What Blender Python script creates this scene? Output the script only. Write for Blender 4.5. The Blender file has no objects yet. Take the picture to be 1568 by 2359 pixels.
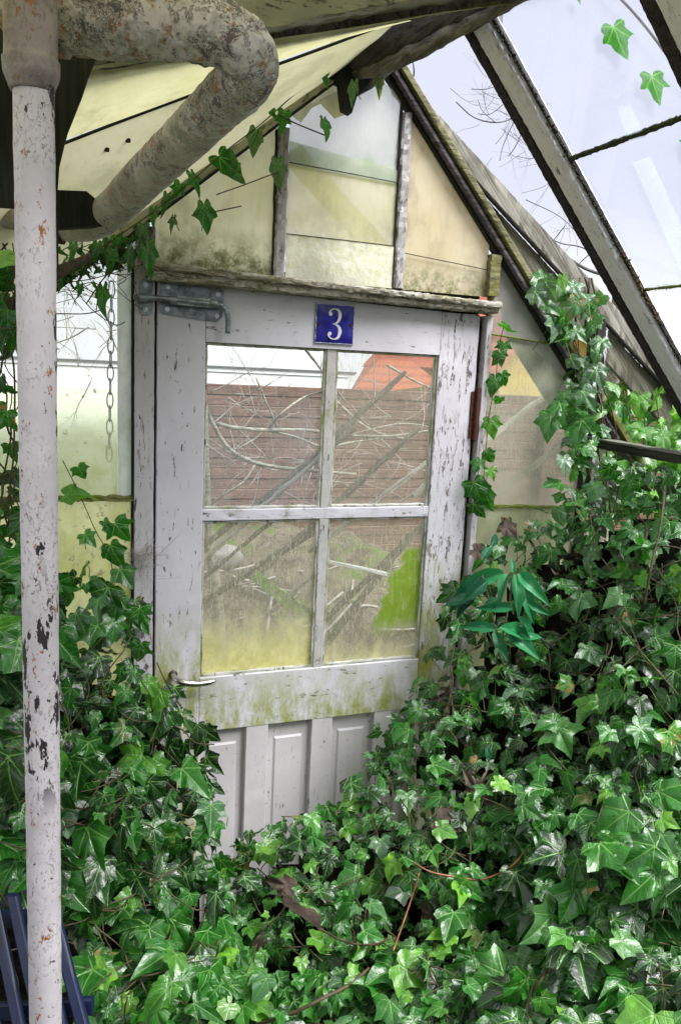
import bpy, math, random
import numpy as np
from mathutils import Vector, noise as mn
random.seed(7); rng = np.random.default_rng(11)
sc = bpy.context.scene; col = sc.collection
# ---------------------------------------------------------------- camera
CAM = np.array([-0.23746601, -1.85315245, 1.86289189])
YAW, PITCH, ROLL = math.radians(20.598), math.radians(10.21), math.radians(2.767)
F, CX, CY, HV = 1838.83, 784.0, 1179.0, 2358.0       # measured on the photograph at 1568 x 2358
fw = np.array([math.sin(YAW)*math.cos(PITCH), math.cos(YAW)*math.cos(PITCH), -math.sin(PITCH)])
_r = np.array([math.cos(YAW), -math.sin(YAW), 0.0]); _u = np.cross(_r, fw)
rt = _r*math.cos(ROLL)+_u*math.sin(ROLL); up = -_r*math.sin(ROLL)+_u*math.cos(ROLL)
cd = bpy.data.cameras.new('camera'); cam = bpy.data.objects.new('camera', cd); col.objects.link(cam); sc.camera = cam
cd.sensor_fit = 'VERTICAL'; cd.sensor_height = 24.0; cd.lens = F/HV*24.0; cd.clip_start = 0.02; cd.clip_end = 500
from mathutils import Matrix
m = Matrix.Identity(4)
for i in range(3): m[i][0] = rt[i]; m[i][1] = up[i]; m[i][2] = -fw[i]; m[i][3] = CAM[i]
cam.matrix_world = m
# ---------------------------------------------------------------- sky, sun, exposure
w = bpy.data.worlds.new('World'); sc.world = w; w.use_nodes = True
nt = w.node_tree; nt.nodes.clear()
SUN_EL, SUN_AZ = math.radians(54), math.radians(140)
sky = nt.nodes.new('ShaderNodeTexSky'); sky.sky_type = 'NISHITA'; sky.sun_disc = False
sky.sun_elevation = SUN_EL; sky.sun_rotation = SUN_AZ; sky.air_density = 1.0; sky.dust_density = 4.0
mx = nt.nodes.new('ShaderNodeMix'); mx.data_type = 'RGBA'; mx.inputs[0].default_value = 0.90   # overcast: mostly even cloud
tc = nt.nodes.new('ShaderNodeTexCoord'); sp_ = nt.nodes.new('ShaderNodeSeparateXYZ'); mr = nt.nodes.new('ShaderNodeMapRange'); mr.interpolation_type = 'SMOOTHSTEP'
nt.links.new(tc.outputs['Generated'], sp_.inputs[0]); nt.links.new(sp_.outputs[2], mr.inputs[0]); mr.inputs[1].default_value = 0.0; mr.inputs[2].default_value = .22
cl = nt.nodes.new('ShaderNodeTexNoise'); cl.inputs['Scale'].default_value = 2.2; cl.inputs['Detail'].default_value = 5; nt.links.new(tc.outputs['Generated'], cl.inputs['Vector'])
cm = nt.nodes.new('ShaderNodeMix'); cm.data_type = 'RGBA'; nt.links.new(cl.outputs[0], cm.inputs[0]); cm.inputs[6].default_value = (6.3, 6.5, 8.1, 1); cm.inputs[7].default_value = (7.9, 8.0, 9.1, 1)
hz = nt.nodes.new('ShaderNodeMix'); hz.data_type = 'RGBA'; nt.links.new(mr.outputs[0], hz.inputs[0]); hz.inputs[6].default_value = (11.5, 11.6, 12.0, 1); nt.links.new(cm.outputs[2], hz.inputs[7]); nt.links.new(hz.outputs[2], mx.inputs[7])
bg = nt.nodes.new('ShaderNodeBackground'); bg.inputs[1].default_value = 0.058
wo = nt.nodes.new('ShaderNodeOutputWorld')
nt.links.new(sky.outputs[0], mx.inputs[6]); nt.links.new(mx.outputs[2], bg.inputs[0]); nt.links.new(bg.outputs[0], wo.inputs[0])
sd = bpy.data.lights.new('sun', 'SUN'); sd.energy = 4.6; sd.angle = math.radians(34); sd.color = (1, .985, .975)
so = bpy.data.objects.new('sun', sd); col.objects.link(so)
sdir = Vector((math.sin(SUN_AZ)*math.cos(SUN_EL), math.cos(SUN_AZ)*math.cos(SUN_EL), math.sin(SUN_EL)))
so.rotation_euler = sdir.to_track_quat('Z', 'Y').to_euler()
sc.view_settings.view_transform = 'Standard'; sc.view_settings.look = 'None'; sc.view_settings.gamma = 1
sc.view_settings.exposure = 1.06
sc.cycles.max_bounces = 10; sc.cycles.transparent_max_bounces = 24; sc.cycles.use_denoising = True
sc.cycles.diffuse_bounces = 4; sc.cycles.glossy_bounces = 3
# ---------------------------------------------------------------- measuring: photograph point -> place in the world
def ray(x, y): return fw + rt*((x-CX)/F) - up*((y-CY)/F)
def atY(x, y, Y=0.0): d = ray(x, y); return CAM + d*((Y-CAM[1])/d[1])
def atD(x, y, d): return CAM + ray(x, y)*d
RP, RN = np.array([.5, 0, 2.569]), np.array([1.13, 0, 1.0])/math.hypot(1.13, 1)
def onR(x, y, off=0.0): d = ray(x, y); return CAM + d*(((RP+RN*off-CAM)@RN)/(d@RN))
# ---------------------------------------------------------------- scene graph helpers
def tag(o, label, cat, group=None, kind=None):
    o['label'] = label; o['category'] = cat
    if group: o['group'] = group
    if kind: o['kind'] = kind
    return o
def thing(name, label, cat, loc=(0, 0, 0), group=None):
    o = bpy.data.objects.new(name, None); col.objects.link(o); o.location = [float(v) for v in loc]
    o.empty_display_size = .05
    return tag(o, label, cat, group)
class MB:
    """collects geometry in world coordinates; build() links it as ONE mesh"""
    def __init__(s): s.v = []; s.f = []; s.uv = None; s.attr = None; s.n = 0
    def add(s, vs, fs):
        k = s.n; s.v.append(np.asarray(vs, float).reshape(-1, 3)); s.n += len(vs)
        s.f += [tuple(i+k for i in f) for f in fs]; return k
    def build(s, name, mat, parent=None, smooth=True):
        me = bpy.data.meshes.new(name); V = np.vstack(s.v)
        if parent is not None: V = V - np.array(parent_loc(parent))
        me.from_pydata(V.tolist(), [], s.f); me.update()
        if smooth: me.polygons.foreach_set('use_smooth', [True]*len(me.polygons))
        if smooth and getattr(s, 'sharp', False): me.set_sharp_from_angle(angle=math.radians(40))
        me.materials.append(mat)
        o = bpy.data.objects.new(name, me); col.objects.link(o)
        if parent is not None: o.parent = parent
        return o
def parent_loc(p):
    l = Vector((0, 0, 0))
    while p is not None: l = l + p.location; p = p.parent
    return list(l)
def nz(p, s, k=0): return mn.noise(Vector((p[0]*s+k*7.1, p[1]*s+k*3.3, p[2]*s-k*5.7)))
def beam(mb, a, b, W, H, w=None, wob=0.0008, seg=0.03, bev=0.002, w2=None, h2=None):
    """timber from a to b; W,H full half-vectors directions*half size; beveled section, slightly worn edges"""
    a = np.array(a, float); b = np.array(b, float); W = np.array(W, float); H = np.array(H, float)
    mb.sharp = True; L = np.linalg.norm(b-a); n = max(2, int(L/seg)+1)
    lw, lh = np.linalg.norm(W), np.linalg.norm(H); bv = min(bev, lw*.4, lh*.4)
    fx, fy = 1-bv/lw, 1-bv/lh
    sec = [(-1, -fy), (-fx, -1), (0, -1), (fx, -1), (1, -fy), (1, 0), (1, fy), (fx, 1), (0, 1), (-fx, 1), (-1, fy), (-1, 0)]
    vs = []; m_ = len(sec)
    for i in range(n+1):
        t = i/n; c = a+(b-a)*t
        sw = 1 if w2 is None else 1+(w2-1)*t; sh = 1 if h2 is None else 1+(h2-1)*t
        for j, (x, y) in enumerate(sec):
            p = c+W*x*sw+H*y*sh
            if wob: p = p+(W/lw*x+H/lh*y)*wob*nz(p, 130, j % 3)*1.6 + (W/lw*x+H/lh*y)*wob*nz(p, 30)*.6
            vs.append(p)
    fs = []
    for i in range(n):
        for j in range(m_):
            k = i*m_+j; k2 = i*m_+(j+1) % m_; fs.append((k, k2, k2+m_, k+m_))
    fs.append(tuple(range(m_-1, -1, -1))); fs.append(tuple(n*m_+j for j in range(m_)))
    mb.add(vs, fs)
def box(mb, x0, x1, y0, y1, z0, z1, wob=0.0006, bev=.0015, seg=.03):
    d = (x1-x0, y1-y0, z1-z0); c = ((x0+x1)/2, (y0+y1)/2, (z0+z1)/2)
    k = max(range(3), key=lambda i: d[i]); a = list(c); b = list(c); a[k] -= d[k]/2; b[k] += d[k]/2
    o = [i for i in range(3) if i != k]; W = [0, 0, 0]; H = [0, 0, 0]; W[o[0]] = d[o[0]]/2; H[o[1]] = d[o[1]]/2
    beam(mb, a, b, W, H, wob=wob, bev=bev, seg=seg)
def smooth_path(pts, rad, n):
    pts = [np.array(p, float) for p in pts]; out = []; rr = []
    P = [2*pts[0]-pts[1]]+pts+[2*pts[-1]-pts[-2]]; Rr = [rad[0]]+list(rad)+[rad[-1]]
    for i in range(1, len(P)-2):
        for k in range(n):
            t = k/n; p0, p1, p2, p3 = P[i-1], P[i], P[i+1], P[i+2]
            out.append(.5*((2*p1)+(-p0+p2)*t+(2*p0-5*p1+4*p2-p3)*t*t+(-p0+3*p1-3*p2+p3)*t**3)); rr.append(Rr[i]*(1-t)+Rr[i+1]*t)
    out.append(P[-2]); rr.append(Rr[-2]); return out, rr
def tube(mb, pts, rad, seg=8, sub=0, fn=None):
    if not hasattr(rad, '__len__'): rad = [rad]*len(pts)
    if sub: pts, rad = smooth_path(pts, rad, sub)
    pts = [np.array(p, float) for p in pts]; n = len(pts)
    t0 = pts[1]-pts[0]; ref = np.array([0, 0, 1.]) if abs(t0[2]) < .8*np.linalg.norm(t0) else np.array([1., 0, 0])
    N = np.cross(t0, ref); N /= np.linalg.norm(N); vs = []
    for i in range(n):
        t = pts[min(i+1, n-1)]-pts[max(i-1, 0)]; t = t/(np.linalg.norm(t)+1e-12)
        N = N-t*(N@t); N /= np.linalg.norm(N)+1e-12; B = np.cross(t, N)
        for j in range(seg):
            a = 2*math.pi*j/seg; dv = N*math.cos(a)+B*math.sin(a); r = rad[i]
            if fn: r = fn(pts[i]+dv*r, r, i/n, a)
            vs.append(pts[i]+dv*r)
    fs = [(i*seg+j, i*seg+(j+1) % seg, (i+1)*seg+(j+1) % seg, (i+1)*seg+j) for i in range(n-1) for j in range(seg)]
    fs += [tuple(range(seg-1, -1, -1)), tuple((n-1)*seg+j for j in range(seg))]
    mb.add(vs, fs)
def slab(mb, poly, Y0, Y1):
    """polygon of (x,z) extruded between two depths"""
    n = len(poly); vs = [(x, Y0, z) for x, z in poly]+[(x, Y1, z) for x, z in poly]
    mb.add(vs, [tuple(range(n)), tuple(range(2*n-1, n-1, -1))]+[(i, (i+1) % n, n+(i+1) % n, n+i) for i in range(n)])
def plate(mb, P, t, n=None):
    """3-D polygon given a thickness t along its normal"""
    P = [np.array(p, float) for p in P]; k = len(P)
    if n is None: n = np.cross(P[1]-P[0], P[2]-P[0]); n = n/np.linalg.norm(n)
    mb.add(P+[p+np.array(n)*t for p in P], [tuple(range(k)), tuple(range(2*k-1, k-1, -1))]+[(i, (i+1) % k, k+(i+1) % k, k+i) for i in range(k)])
# ---------------------------------------------------------------- materials
class N:
    def __init__(s, name):
        s.m = bpy.data.materials.new(name); s.m.use_nodes = True; s.t = s.m.node_tree; s.t.nodes.clear()
        s.out = s.t.nodes.new('ShaderNodeOutputMaterial'); s.pos = s.node('ShaderNodeNewGeometry').outputs['Position']
    def node(s, ty, **k):
        n = s.t.nodes.new(ty)
        for a, b in k.items(): setattr(n, a, b)
        return n
    def set(s, sock, v):
        if hasattr(v, 'is_output') or isinstance(v, bpy.types.NodeSocket): s.t.links.new(v, sock)
        elif isinstance(v, (tuple, list)): sock.default_value = tuple(v)+((1,) if len(v) == 3 and sock.type == 'RGBA' else ())
        else: sock.default_value = v
    def map(s, scale, loc=(0, 0, 0), src=None, rot=(0, 0, 0)):
        n = s.node('ShaderNodeMapping'); s.set(n.inputs[0], src or s.pos); n.inputs['Scale'].default_value = scale; n.inputs['Location'].default_value = loc; n.inputs['Rotation'].default_value = rot
        return n.outputs[0]
    def noise(s, scale, det=4, rough=.55, vec=None, dist=0.0, c=False):
        n = s.node('ShaderNodeTexNoise'); s.set(n.inputs['Vector'], vec or s.pos); n.inputs['Scale'].default_value = scale
        n.inputs['Detail'].default_value = det; n.inputs['Roughness'].default_value = rough; n.inputs['Distortion'].default_value = dist
        return n.outputs[1 if c else 0]
    def vor(s, scale, vec=None, feat='F1', rnd=1.0):
        n = s.node('ShaderNodeTexVoronoi'); n.feature = feat; s.set(n.inputs['Vector'], vec or s.pos); n.inputs['Scale'].default_value = scale; n.inputs['Randomness'].default_value = rnd
        return n.outputs[0]
    def ramp(s, v, a, b, lo=0.0, hi=1.0):
        n = s.node('ShaderNodeMapRange'); n.interpolation_type = 'SMOOTHSTEP'; s.set(n.inputs[0], v); n.inputs[1].default_value = a; n.inputs[2].default_value = b
        n.inputs[3].default_value = lo; n.inputs[4].default_value = hi; return n.outputs[0]
    def math(s, op, a, b=0.0, c=None):
        n = s.node('ShaderNodeMath', operation=op); s.set(n.inputs[0], a); s.set(n.inputs[1], b)
        if c is not None: s.set(n.inputs[2], c)
        return n.outputs[0]
    def mix(s, f, a, b, mode='MIX'):
        n = s.node('ShaderNodeMix', data_type='RGBA', blend_type=mode); s.set(n.inputs[0], f); s.set(n.inputs[6], a); s.set(n.inputs[7], b); return n.outputs[2]
    def sep(s, v=None):
        n = s.node('ShaderNodeSeparateXYZ'); s.set(n.inputs[0], v or s.pos); return n.outputs
    def bump(s, h, strength=.5, dist=.002):
        n = s.node('ShaderNodeBump'); s.set(n.inputs['Height'], h); n.inputs['Strength'].default_value = strength; n.inputs['Distance'].default_value = dist; return n.outputs[0]
    def bsdf(s, color, rough=.6, normal=None, spec=.4, metal=0.0, coat=0.0):
        n = s.node('ShaderNodeBsdfPrincipled'); s.set(n.inputs['Base Color'], color); s.set(n.inputs['Roughness'], rough)
        n.inputs['Specular IOR Level'].default_value = spec; s.set(n.inputs['Metallic'], metal)
        if coat: n.inputs['Coat Weight'].default_value = coat; n.inputs['Coat Roughness'].default_value = .08
        if normal is not None: s.set(n.inputs['Normal'], normal)
        return n.outputs[0]
    def mixs(s, f, a, b):
        n = s.node('ShaderNodeMixShader'); s.set(n.inputs[0], f); s.t.links.new(a, n.inputs[1]); s.t.links.new(b, n.inputs[2]); return n.outputs[0]
    def done(s, sh): s.t.links.new(sh, s.out.inputs[0]); return s.m
GR_ANG = {3: -48.5, 4: 35.0, 5: 39.8, 6: -48.5}
def grain(n, axis, across, along, loc=(0, 0, 0)):
    if axis < 3: f1 = [across]*3; f1[axis] = along; return n.map(f1, loc)
    return n.map((along, across if axis != 6 else along*1.5, across), loc, src=n.map((1, 1, 1), rot=(0, math.radians(GR_ANG[axis]), 0)))
def painted(name, paint, wood=(.11, .095, .085), peel=.42, axis=2, green=0.0, algae=None, crack=1.0, seedv=0.0):
    """old oil paint on wood: cracks and flakes along the grain; algae = (z_low, z_high) where green film grows (full at low)"""
    n = N(name)
    big = n.noise(4, 5, .6, vec=n.map((1, 1, 1), (seedv, 0, 0))); flake = n.noise(24, 8, .72, vec=grain(n, axis, 3, .55, (seedv, 3, 1)), dist=.4)
    cr = n.noise(1, 6, .75, vec=grain(n, axis, 160, 18, (0, seedv, 0)))
    chip = n.noise(55, 5, .65)
    m1 = n.ramp(n.math('ADD', n.math('MULTIPLY', flake, .8), n.math('MULTIPLY', chip, .35)), .72-peel*.2, .745-peel*.2)
    m2 = n.math('MULTIPLY', n.ramp(cr, .665-.05*crack, .70-.05*crack), n.ramp(big, .38, .60))
    spots = n.ramp(n.noise(120, 2, .5), .72, .75)
    mask = n.math('MAXIMUM', n.math('MAXIMUM', m1, m2), spots)
    base = n.mix(n.ramp(big, .3, .75), tuple(c*.86 for c in paint), paint)
    base = n.mix(n.ramp(n.noise(18, 6, .7), .5, .8, 0, .35), base, (.36, .34, .30))
    woodc = n.mix(n.ramp(cr, .35, .65), tuple(c*.45 for c in wood), tuple(min(.8, c*2.2) for c in wood))
    c = n.mix(mask, base, woodc)
    if green: 
        g = n.ramp(n.math('ADD', n.noise(14, 6, .7), n.math('MULTIPLY', n.noise(3, 2), .5)), .95-green*.4, 1.2-green*.4)
        c = n.mix(g, c, n.mix(n.noise(60, 3), (.10, .12, .03), (.24, .26, .09)))
    if algae:
        z = n.sep()[2]; g = n.math('MULTIPLY', n.ramp(z, algae[1], algae[0]), n.ramp(n.noise(20, 6, .75, vec=n.map((1, 1, .4))), .36, .62))
        c = n.mix(g, c, n.mix(n.noise(90, 3), (.14, .17, .02), (.36, .38, .10)))
    h = n.math('SUBTRACT', n.math('MULTIPLY', n.noise(60, 4), .3), n.math('MULTIPLY', mask, 1.0))
    h = n.math('ADD', h, n.math('MULTIPLY', cr, .35))
    return n.done(n.bsdf(c, n.ramp(mask, 0, 1, .48, .85), n.bump(h, .55, .0016), .35))
def barewood(name, dark, light, axis=2, moss=0.0, mosscol=(.13, .15, .03), flake=0.0):
    n = N(name); v1 = grain(n, axis, 90, 5)
    if axis == 3: v1 = n.map((14, 90, 150), rot=(0, math.radians(48), 0))
    g = n.noise(1, 7, .7, vec=v1, dist=.6); b = n.noise(6, 5)
    c = n.mix(n.ramp(g, .33, .66), dark, light); c = n.mix(n.ramp(b, .4, .7, 0, .5), c, tuple(x*.6 for x in dark))
    if flake: c = n.mix(n.ramp(n.noise(14, 8, .75, vec=n.map((1, 1, 1))), .64-flake*.2, .67-flake*.2), c, (.45, .44, .45))
    if moss:
        mk = n.ramp(n.math('ADD', n.noise(16, 6, .75), n.math('MULTIPLY', b, .4)), .95-moss*.45, 1.08-moss*.45)
        c = n.mix(mk, c, n.mix(n.noise(120, 3), tuple(x*.5 for x in mosscol), tuple(x*1.4 for x in mosscol)))
    return n.done(n.bsdf(c, .8, n.bump(n.math('ADD', g, n.math('MULTIPLY', n.noise(200, 3), .3)), .6, .002), .25))
def plain(name, c, rough=.6, metal=0.0, var=.25, scale=20, bump=.3, spec=.4):
    n = N(name); f = n.noise(scale, 5, .65); cc = n.mix(n.ramp(f, .3, .7), tuple(x*(1-var) for x in c), tuple(min(1, x*(1+var)) for x in c))
    return n.done(n.bsdf(cc, rough, n.bump(n.noise(scale*5, 4), bump, .001), spec, metal))
def glass(name, film=(.6, .62, .55), amount=.12, streak=.15, tint=(.96, .98, .97), algae=None, algcol=((.38, .40, .10), (.62, .58, .25)), blotch=None, rough=.04, patch=None, drops=True, fogz=None, fog=.5, topclear=None):
    """dirty old pane: see-through glass under a film of lime, dust and algae that scatters light"""
    n = N(name); x, y, z = n.sep()
    run = n.noise(1, 7, .8, vec=n.map((170, 1, 34))); fine = n.noise(150, 4, .7); big = n.noise(5, 5, .6)
    a = n.math('ADD', amount, n.math('MULTIPLY', n.ramp(run, .45, .75), streak)); a = n.math('ADD', a, n.ramp(fine, .62, .74, 0, .28 if drops else .03))
    a = n.math('ADD', a, n.ramp(big, .35, .75, 0, .12 if drops else .05))
    c = n.mix(n.ramp(big, .35, .65), film, tuple(v*.82 for v in film))
    if fogz:
        fg = n.math('MULTIPLY', n.ramp(n.math('ADD', z, n.math('MULTIPLY', big, .10)), fogz[1], fogz[0]), fog); a = n.math('MAXIMUM', a, fg)
    if algae:
        edge = n.math('ADD', z, n.math('MULTIPLY', n.noise(1, 8, .72, vec=n.map((26, 1, 12))), algae[2])); g = n.ramp(edge, algae[1], algae[0])
        a = n.math('MAXIMUM', a, n.math('MULTIPLY', g, algae[3])); c = n.mix(g, c, n.mix(n.ramp(n.noise(30, 5, .7), .35, .65), *algcol))
    if blotch:
        bm = n.ramp(n.math('ADD', n.noise(12, 8, .8), n.math('MULTIPLY', n.noise(70, 4, .7), .35)), blotch[0], blotch[0]+.09)
        a = n.math('MAXIMUM', a, n.math('MULTIPLY', bm, .85)); c = n.mix(bm, c, blotch[1])
    if patch:   # a grown patch with its own outline: centre x,z, slope, width
        px, pz, sl, wd, pc = patch
        t = n.math('SUBTRACT', n.math('SUBTRACT', x, px), n.math('MULTIPLY', n.math('SUBTRACT', z, pz), sl))
        t = n.math('ADD', t, n.math('MULTIPLY', n.math('SUBTRACT', n.noise(28, 7, .8), .5), .13))
        pm = n.math('MULTIPLY', n.ramp(t, 0, .02), n.math('MULTIPLY', n.ramp(z, pz+.155, pz+.13), n.ramp(n.math('ADD', z, n.math('MULTIPLY', n.noise(1, 5, .7, vec=n.map((60, 1, 9))), .1)), pz-.06, pz+.01)))
        pm = n.math('MULTIPLY', pm, n.ramp(n.noise(1, 5, .75, vec=n.map((110, 1, 14))), .28, .5, .35, 1)); a = n.math('MAXIMUM', a, n.math('MULTIPLY', pm, .85)); c = n.mix(pm, c, n.mix(n.noise(50, 5, .8), tuple(v*.55 for v in pc), pc))
    if drops:
        d = n.ramp(n.vor(170), .16, .10); dm = n.math('MULTIPLY', d, n.ramp(n.noise(30, 2), .5, .6)); a = n.math('MAXIMUM', a, n.math('MULTIPLY', dm, .5)); c = n.mix(dm, c, (.85, .87, .9))
    a = n.math('MINIMUM', a, 1.0)
    if topclear: a = n.math('MULTIPLY', a, n.ramp(z, topclear+.07, topclear-.07, .25, 1))
    df = n.node('ShaderNodeBsdfDiffuse'); n.set(df.inputs[0], c); tl = n.node('ShaderNodeBsdfTranslucent'); n.set(tl.inputs[0], c)
    scat = n.mixs(.6, df.outputs[0], tl.outputs[0])
    tr = n.node('ShaderNodeBsdfTransparent'); n.set(tr.inputs[0], tint); gl = n.node('ShaderNodeBsdfGlossy'); n.set(gl.inputs['Roughness'], rough)
    fr = n.node('ShaderNodeLayerWeight'); fr.inputs[0].default_value = .5
    clear = n.mixs(n.math('MULTIPLY_ADD', n.math('POWER', fr.outputs[1], 5.0), .8, .035), tr.outputs[0], gl.outputs[0])
    return n.done(n.mixs(a, clear, scat))
def sheet(name, c1, c2, trans=.6, bump=.3, scale=12, fine=180, through=0.0, mould=True, mold=.7, low=None):
    """translucent yellowed plastic or painted pane"""
    n = N(name); b = n.noise(scale, 5, .6); c = n.mix(n.ramp(b, .3, .7), c1, c2)
    c = n.mix(n.ramp(n.noise(1, 5, .7, vec=n.map((60, 60, 8))), .5, .75, 0, .35), c, tuple(v*.75 for v in c1))
    c = n.mix(n.ramp(n.math('ADD', n.noise(7, 7, .7, vec=n.map((1, 1, .6))), n.math('MULTIPLY', n.noise(90, 4, .7), .12)), .52, .70, 0, .5), c, tuple(v*.62 for v in c1))
    if low: c = n.mix(n.math('MULTIPLY', n.ramp(n.sep()[2], low+.10, low), n.ramp(n.noise(30, 6, .8), .40, .62)), c, (.22, .25, .06))
    if mould: c = n.mix(n.ramp(n.noise(42, 8, .85), mold, mold+.07, 0, .85), c, (.12, .13, .035))
    nb = n.bump(n.noise(fine, 3, .6), bump, .002); df = n.node('ShaderNodeBsdfPrincipled'); n.set(df.inputs[0], c); df.inputs['Roughness'].default_value = .5; n.set(df.inputs['Normal'], nb)
    tl = n.node('ShaderNodeBsdfTranslucent'); n.set(tl.inputs[0], c); s_ = n.mixs(trans, df.outputs[0], tl.outputs[0])
    if through:
        tr = n.node('ShaderNodeBsdfTransparent'); s_ = n.mixs(n.ramp(n.noise(3, 4), .3, .7, through*.5, through*1.3), s_, tr.outputs[0])
    return n.done(s_)
PAINT = (.60, .585, .645)
M = {}
M['stile'] = painted('old_lilac_paint_upright', PAINT, peel=.27, axis=2, crack=1.2, algae=(1.08, 1.34))
M['stile_worn'] = painted('old_lilac_paint_worn', PAINT, peel=.46, axis=2, crack=2.2, algae=(1.1, 1.5), seedv=4)
M['rail'] = painted('old_lilac_paint_rail', PAINT, peel=.2, axis=0, crack=.7, seedv=2)
M['lowrail'] = painted('old_lilac_paint_low_rail', PAINT, peel=.3, axis=0, crack=.8, algae=(.96, 1.16), green=.3, seedv=5)
M['midrail'] = painted('old_lilac_paint_mid_rail', PAINT, peel=.3, axis=0, crack=.8, green=.55, seedv=6)
M['bar'] = painted('old_lilac_paint_glazing_bar', (.46, .45, .44), peel=.36, axis=2, crack=1.2, green=.35, seedv=8)
M['panel'] = painted('old_lilac_paint_panel', (.52, .50, .52), peel=.16, axis=2, crack=.8, green=.1, seedv=9)
M['frame'] = painted('old_frame_paint', (.52, .50, .54), wood=(.11, .095, .085), peel=.34, axis=2, crack=2.0, seedv=3)
M['lintel'] = painted('flaking_lintel_paint', (.43, .41, .36), wood=(.17, .15, .115), peel=.75, axis=0, crack=2.2, green=.5, seedv=12)
M['darkgap'] = plain('dark_gap_wood', (.018, .016, .015), .9)  # near-black tone for gaps, joints and grooves
M['rake_green'] = barewood('algae_green_timber', (.07, .065, .035), (.26, .25, .13), axis=3, moss=.55, mosscol=(.13, .14, .03))
M['rake_brown'] = barewood('purple_brown_timber', (.035, .03, .035), (.20, .17, .19), axis=3)
M['weathered'] = barewood('silver_weathered_board', (.075, .07, .055), (.30, .29, .25), axis=6, moss=.2)
M['board_face'] = barewood('green_grey_board_face', (.07, .068, .045), (.22, .21, .16), axis=6, moss=.15)
M['rafter'] = painted('rafter_flaking_grey', (.78, .76, .86), wood=(.13, .11, .10), peel=.26, axis=3, crack=1.6, seedv=15)
M['rafter_dark'] = barewood('dark_rafter_wood', (.012, .009, .012), (.05, .04, .045), axis=3)
M['ridge'] = barewood('dark_ridge_wood', (.02, .017, .015), (.10, .085, .07), axis=1, flake=.0)
M['ridge_pale'] = barewood('pale_ridge_edge_wood', (.06, .055, .045), (.26, .235, .20), axis=1, moss=.15)
M['oldbeam'] = painted('grey_green_beam', (.24, .245, .20), wood=(.07, .06, .05), peel=.4, axis=0, crack=1.2, seedv=17)
M['darkpost'] = barewood('black_green_timber', (.006, .008, .006), (.028, .03, .022), axis=2)
M['moss'] = plain('dark_moss', (.035, .045, .015), .95, var=.6, scale=90, bump=1)
# ---------------------------------------------------------------- ground outside and in
mb = MB(); S = 60; n_ = 60
g = np.linspace(-1, 1, n_+1); g = np.sign(g)*np.abs(g)**2.2*S
vs = [(x+.5, y, .19+.02*nz((x, y, 0), 1.3)+.05*nz((x, y, 0), .12)) for y in g for x in g]
mb.add(vs, [(j*(n_+1)+i, j*(n_+1)+i+1, (j+1)*(n_+1)+i+1, (j+1)*(n_+1)+i) for j in range(n_) for i in range(n_)])
n = N('damp_garden_soil'); f = n.noise(3, 8, .7); c = n.mix(n.ramp(f, .35, .6), (.05, .038, .025), (.12, .10, .06)); c = n.mix(n.ramp(n.noise(1.1, 5, .6), .48, .6), c, (.06, .10, .02))
M['soil'] = n.done(n.bsdf(c, .9, n.bump(n.noise(30, 6), 1, .02), .2))
mb.build('ground', M['soil'])['kind'] = 'structure'
# ================================================================ DOOR
GL, ML, MR, GR, XR = .1114, .4062, .4305, .7058, .815
DT, GT, M1, M2, GB, RB = 1.998, 1.9072, 1.5171, 1.4895, 1.0967, .9545
door = thing('door', 'old white painted door with four panes and peeling paint', 'door', (.41, .02, .21))
def part(name, mat, par, fn, smooth=False):
    mb = MB(); fn(mb); return mb.build(name, mat, par, smooth)
ZA, ZB = float(atY(365, 643, 0)[2]), float(atY(1103, 727, 0)[2])
part('stile', M['stile'], door, lambda b: box(b, .003, GL, 0, .036, .21, ZA-.003))
part('stile', M['stile_worn'], door, lambda b: box(b, GR, XR, 0, .036, .21, ZB+.002))
part('top_rail', M['rail'], door, lambda b: slab(b, [(GL+.0006, GT), (GR-.0006, GT), (GR-.0006, ZB+.003), (GL+.0006, ZA-.006)], -.0005, .035))
part('middle_rail', M['midrail'], door, lambda b: box(b, GL+.0006, GR-.0006, .002, .034, M2, M1))
part('lower_rail', M['lowrail'], door, lambda b: box(b, GL+.0006, GR-.0006, -.0005, .035, RB, GB))
part('bottom_rail', M['panel'], door, lambda b: box(b, GL+.0006, GR-.0006, -.0005, .035, .21, .36))
part('glazing_bar', M['bar'], door, lambda b: box(b, ML, MR, .003, .03, M1, GT, wob=.0008))
part('glazing_bar', M['bar'], door, lambda b: box(b, ML-.001, MR-.001, .003, .03, GB, M2, wob=.0008))
# vertical muntins and sunk panels of the lower half
pn = [(GL, .232), (.290, .408), (.466, .585), (.640, GR)]
for a, b_ in [(.232, .290), (.408, .466), (.585, .640)]:
    part('muntin', M['panel'], door, lambda b: box(b, a, b_, .001, .034, .36, RB))
for a, b_ in pn:
    def pf(b, a=a, b_=b_):
        box(b, a-.002, b_+.002, .020, .030, .355, RB+.002, wob=0)
        z0, z1 = .40, RB-.045; x0, x1 = a+.02, b_-.02
        for k, (e, y) in enumerate(((0, .0195), (.006, .0125))):
            pass
        vs = []
        for e, y in ((0, .0199), (.005, .0155)): vs += [(x0+e, y, z0+e), (x1-e, y, z0+e), (x1-e, y, z1-e), (x0+e, y, z1-e)]
        b.add(vs, [(4, 5, 6, 7)]+[(i, (i+1) % 4, 4+(i+1) % 4, 4+i) for i in range(4)])
    part('sunk_panel', M['panel'], door, pf)
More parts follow.
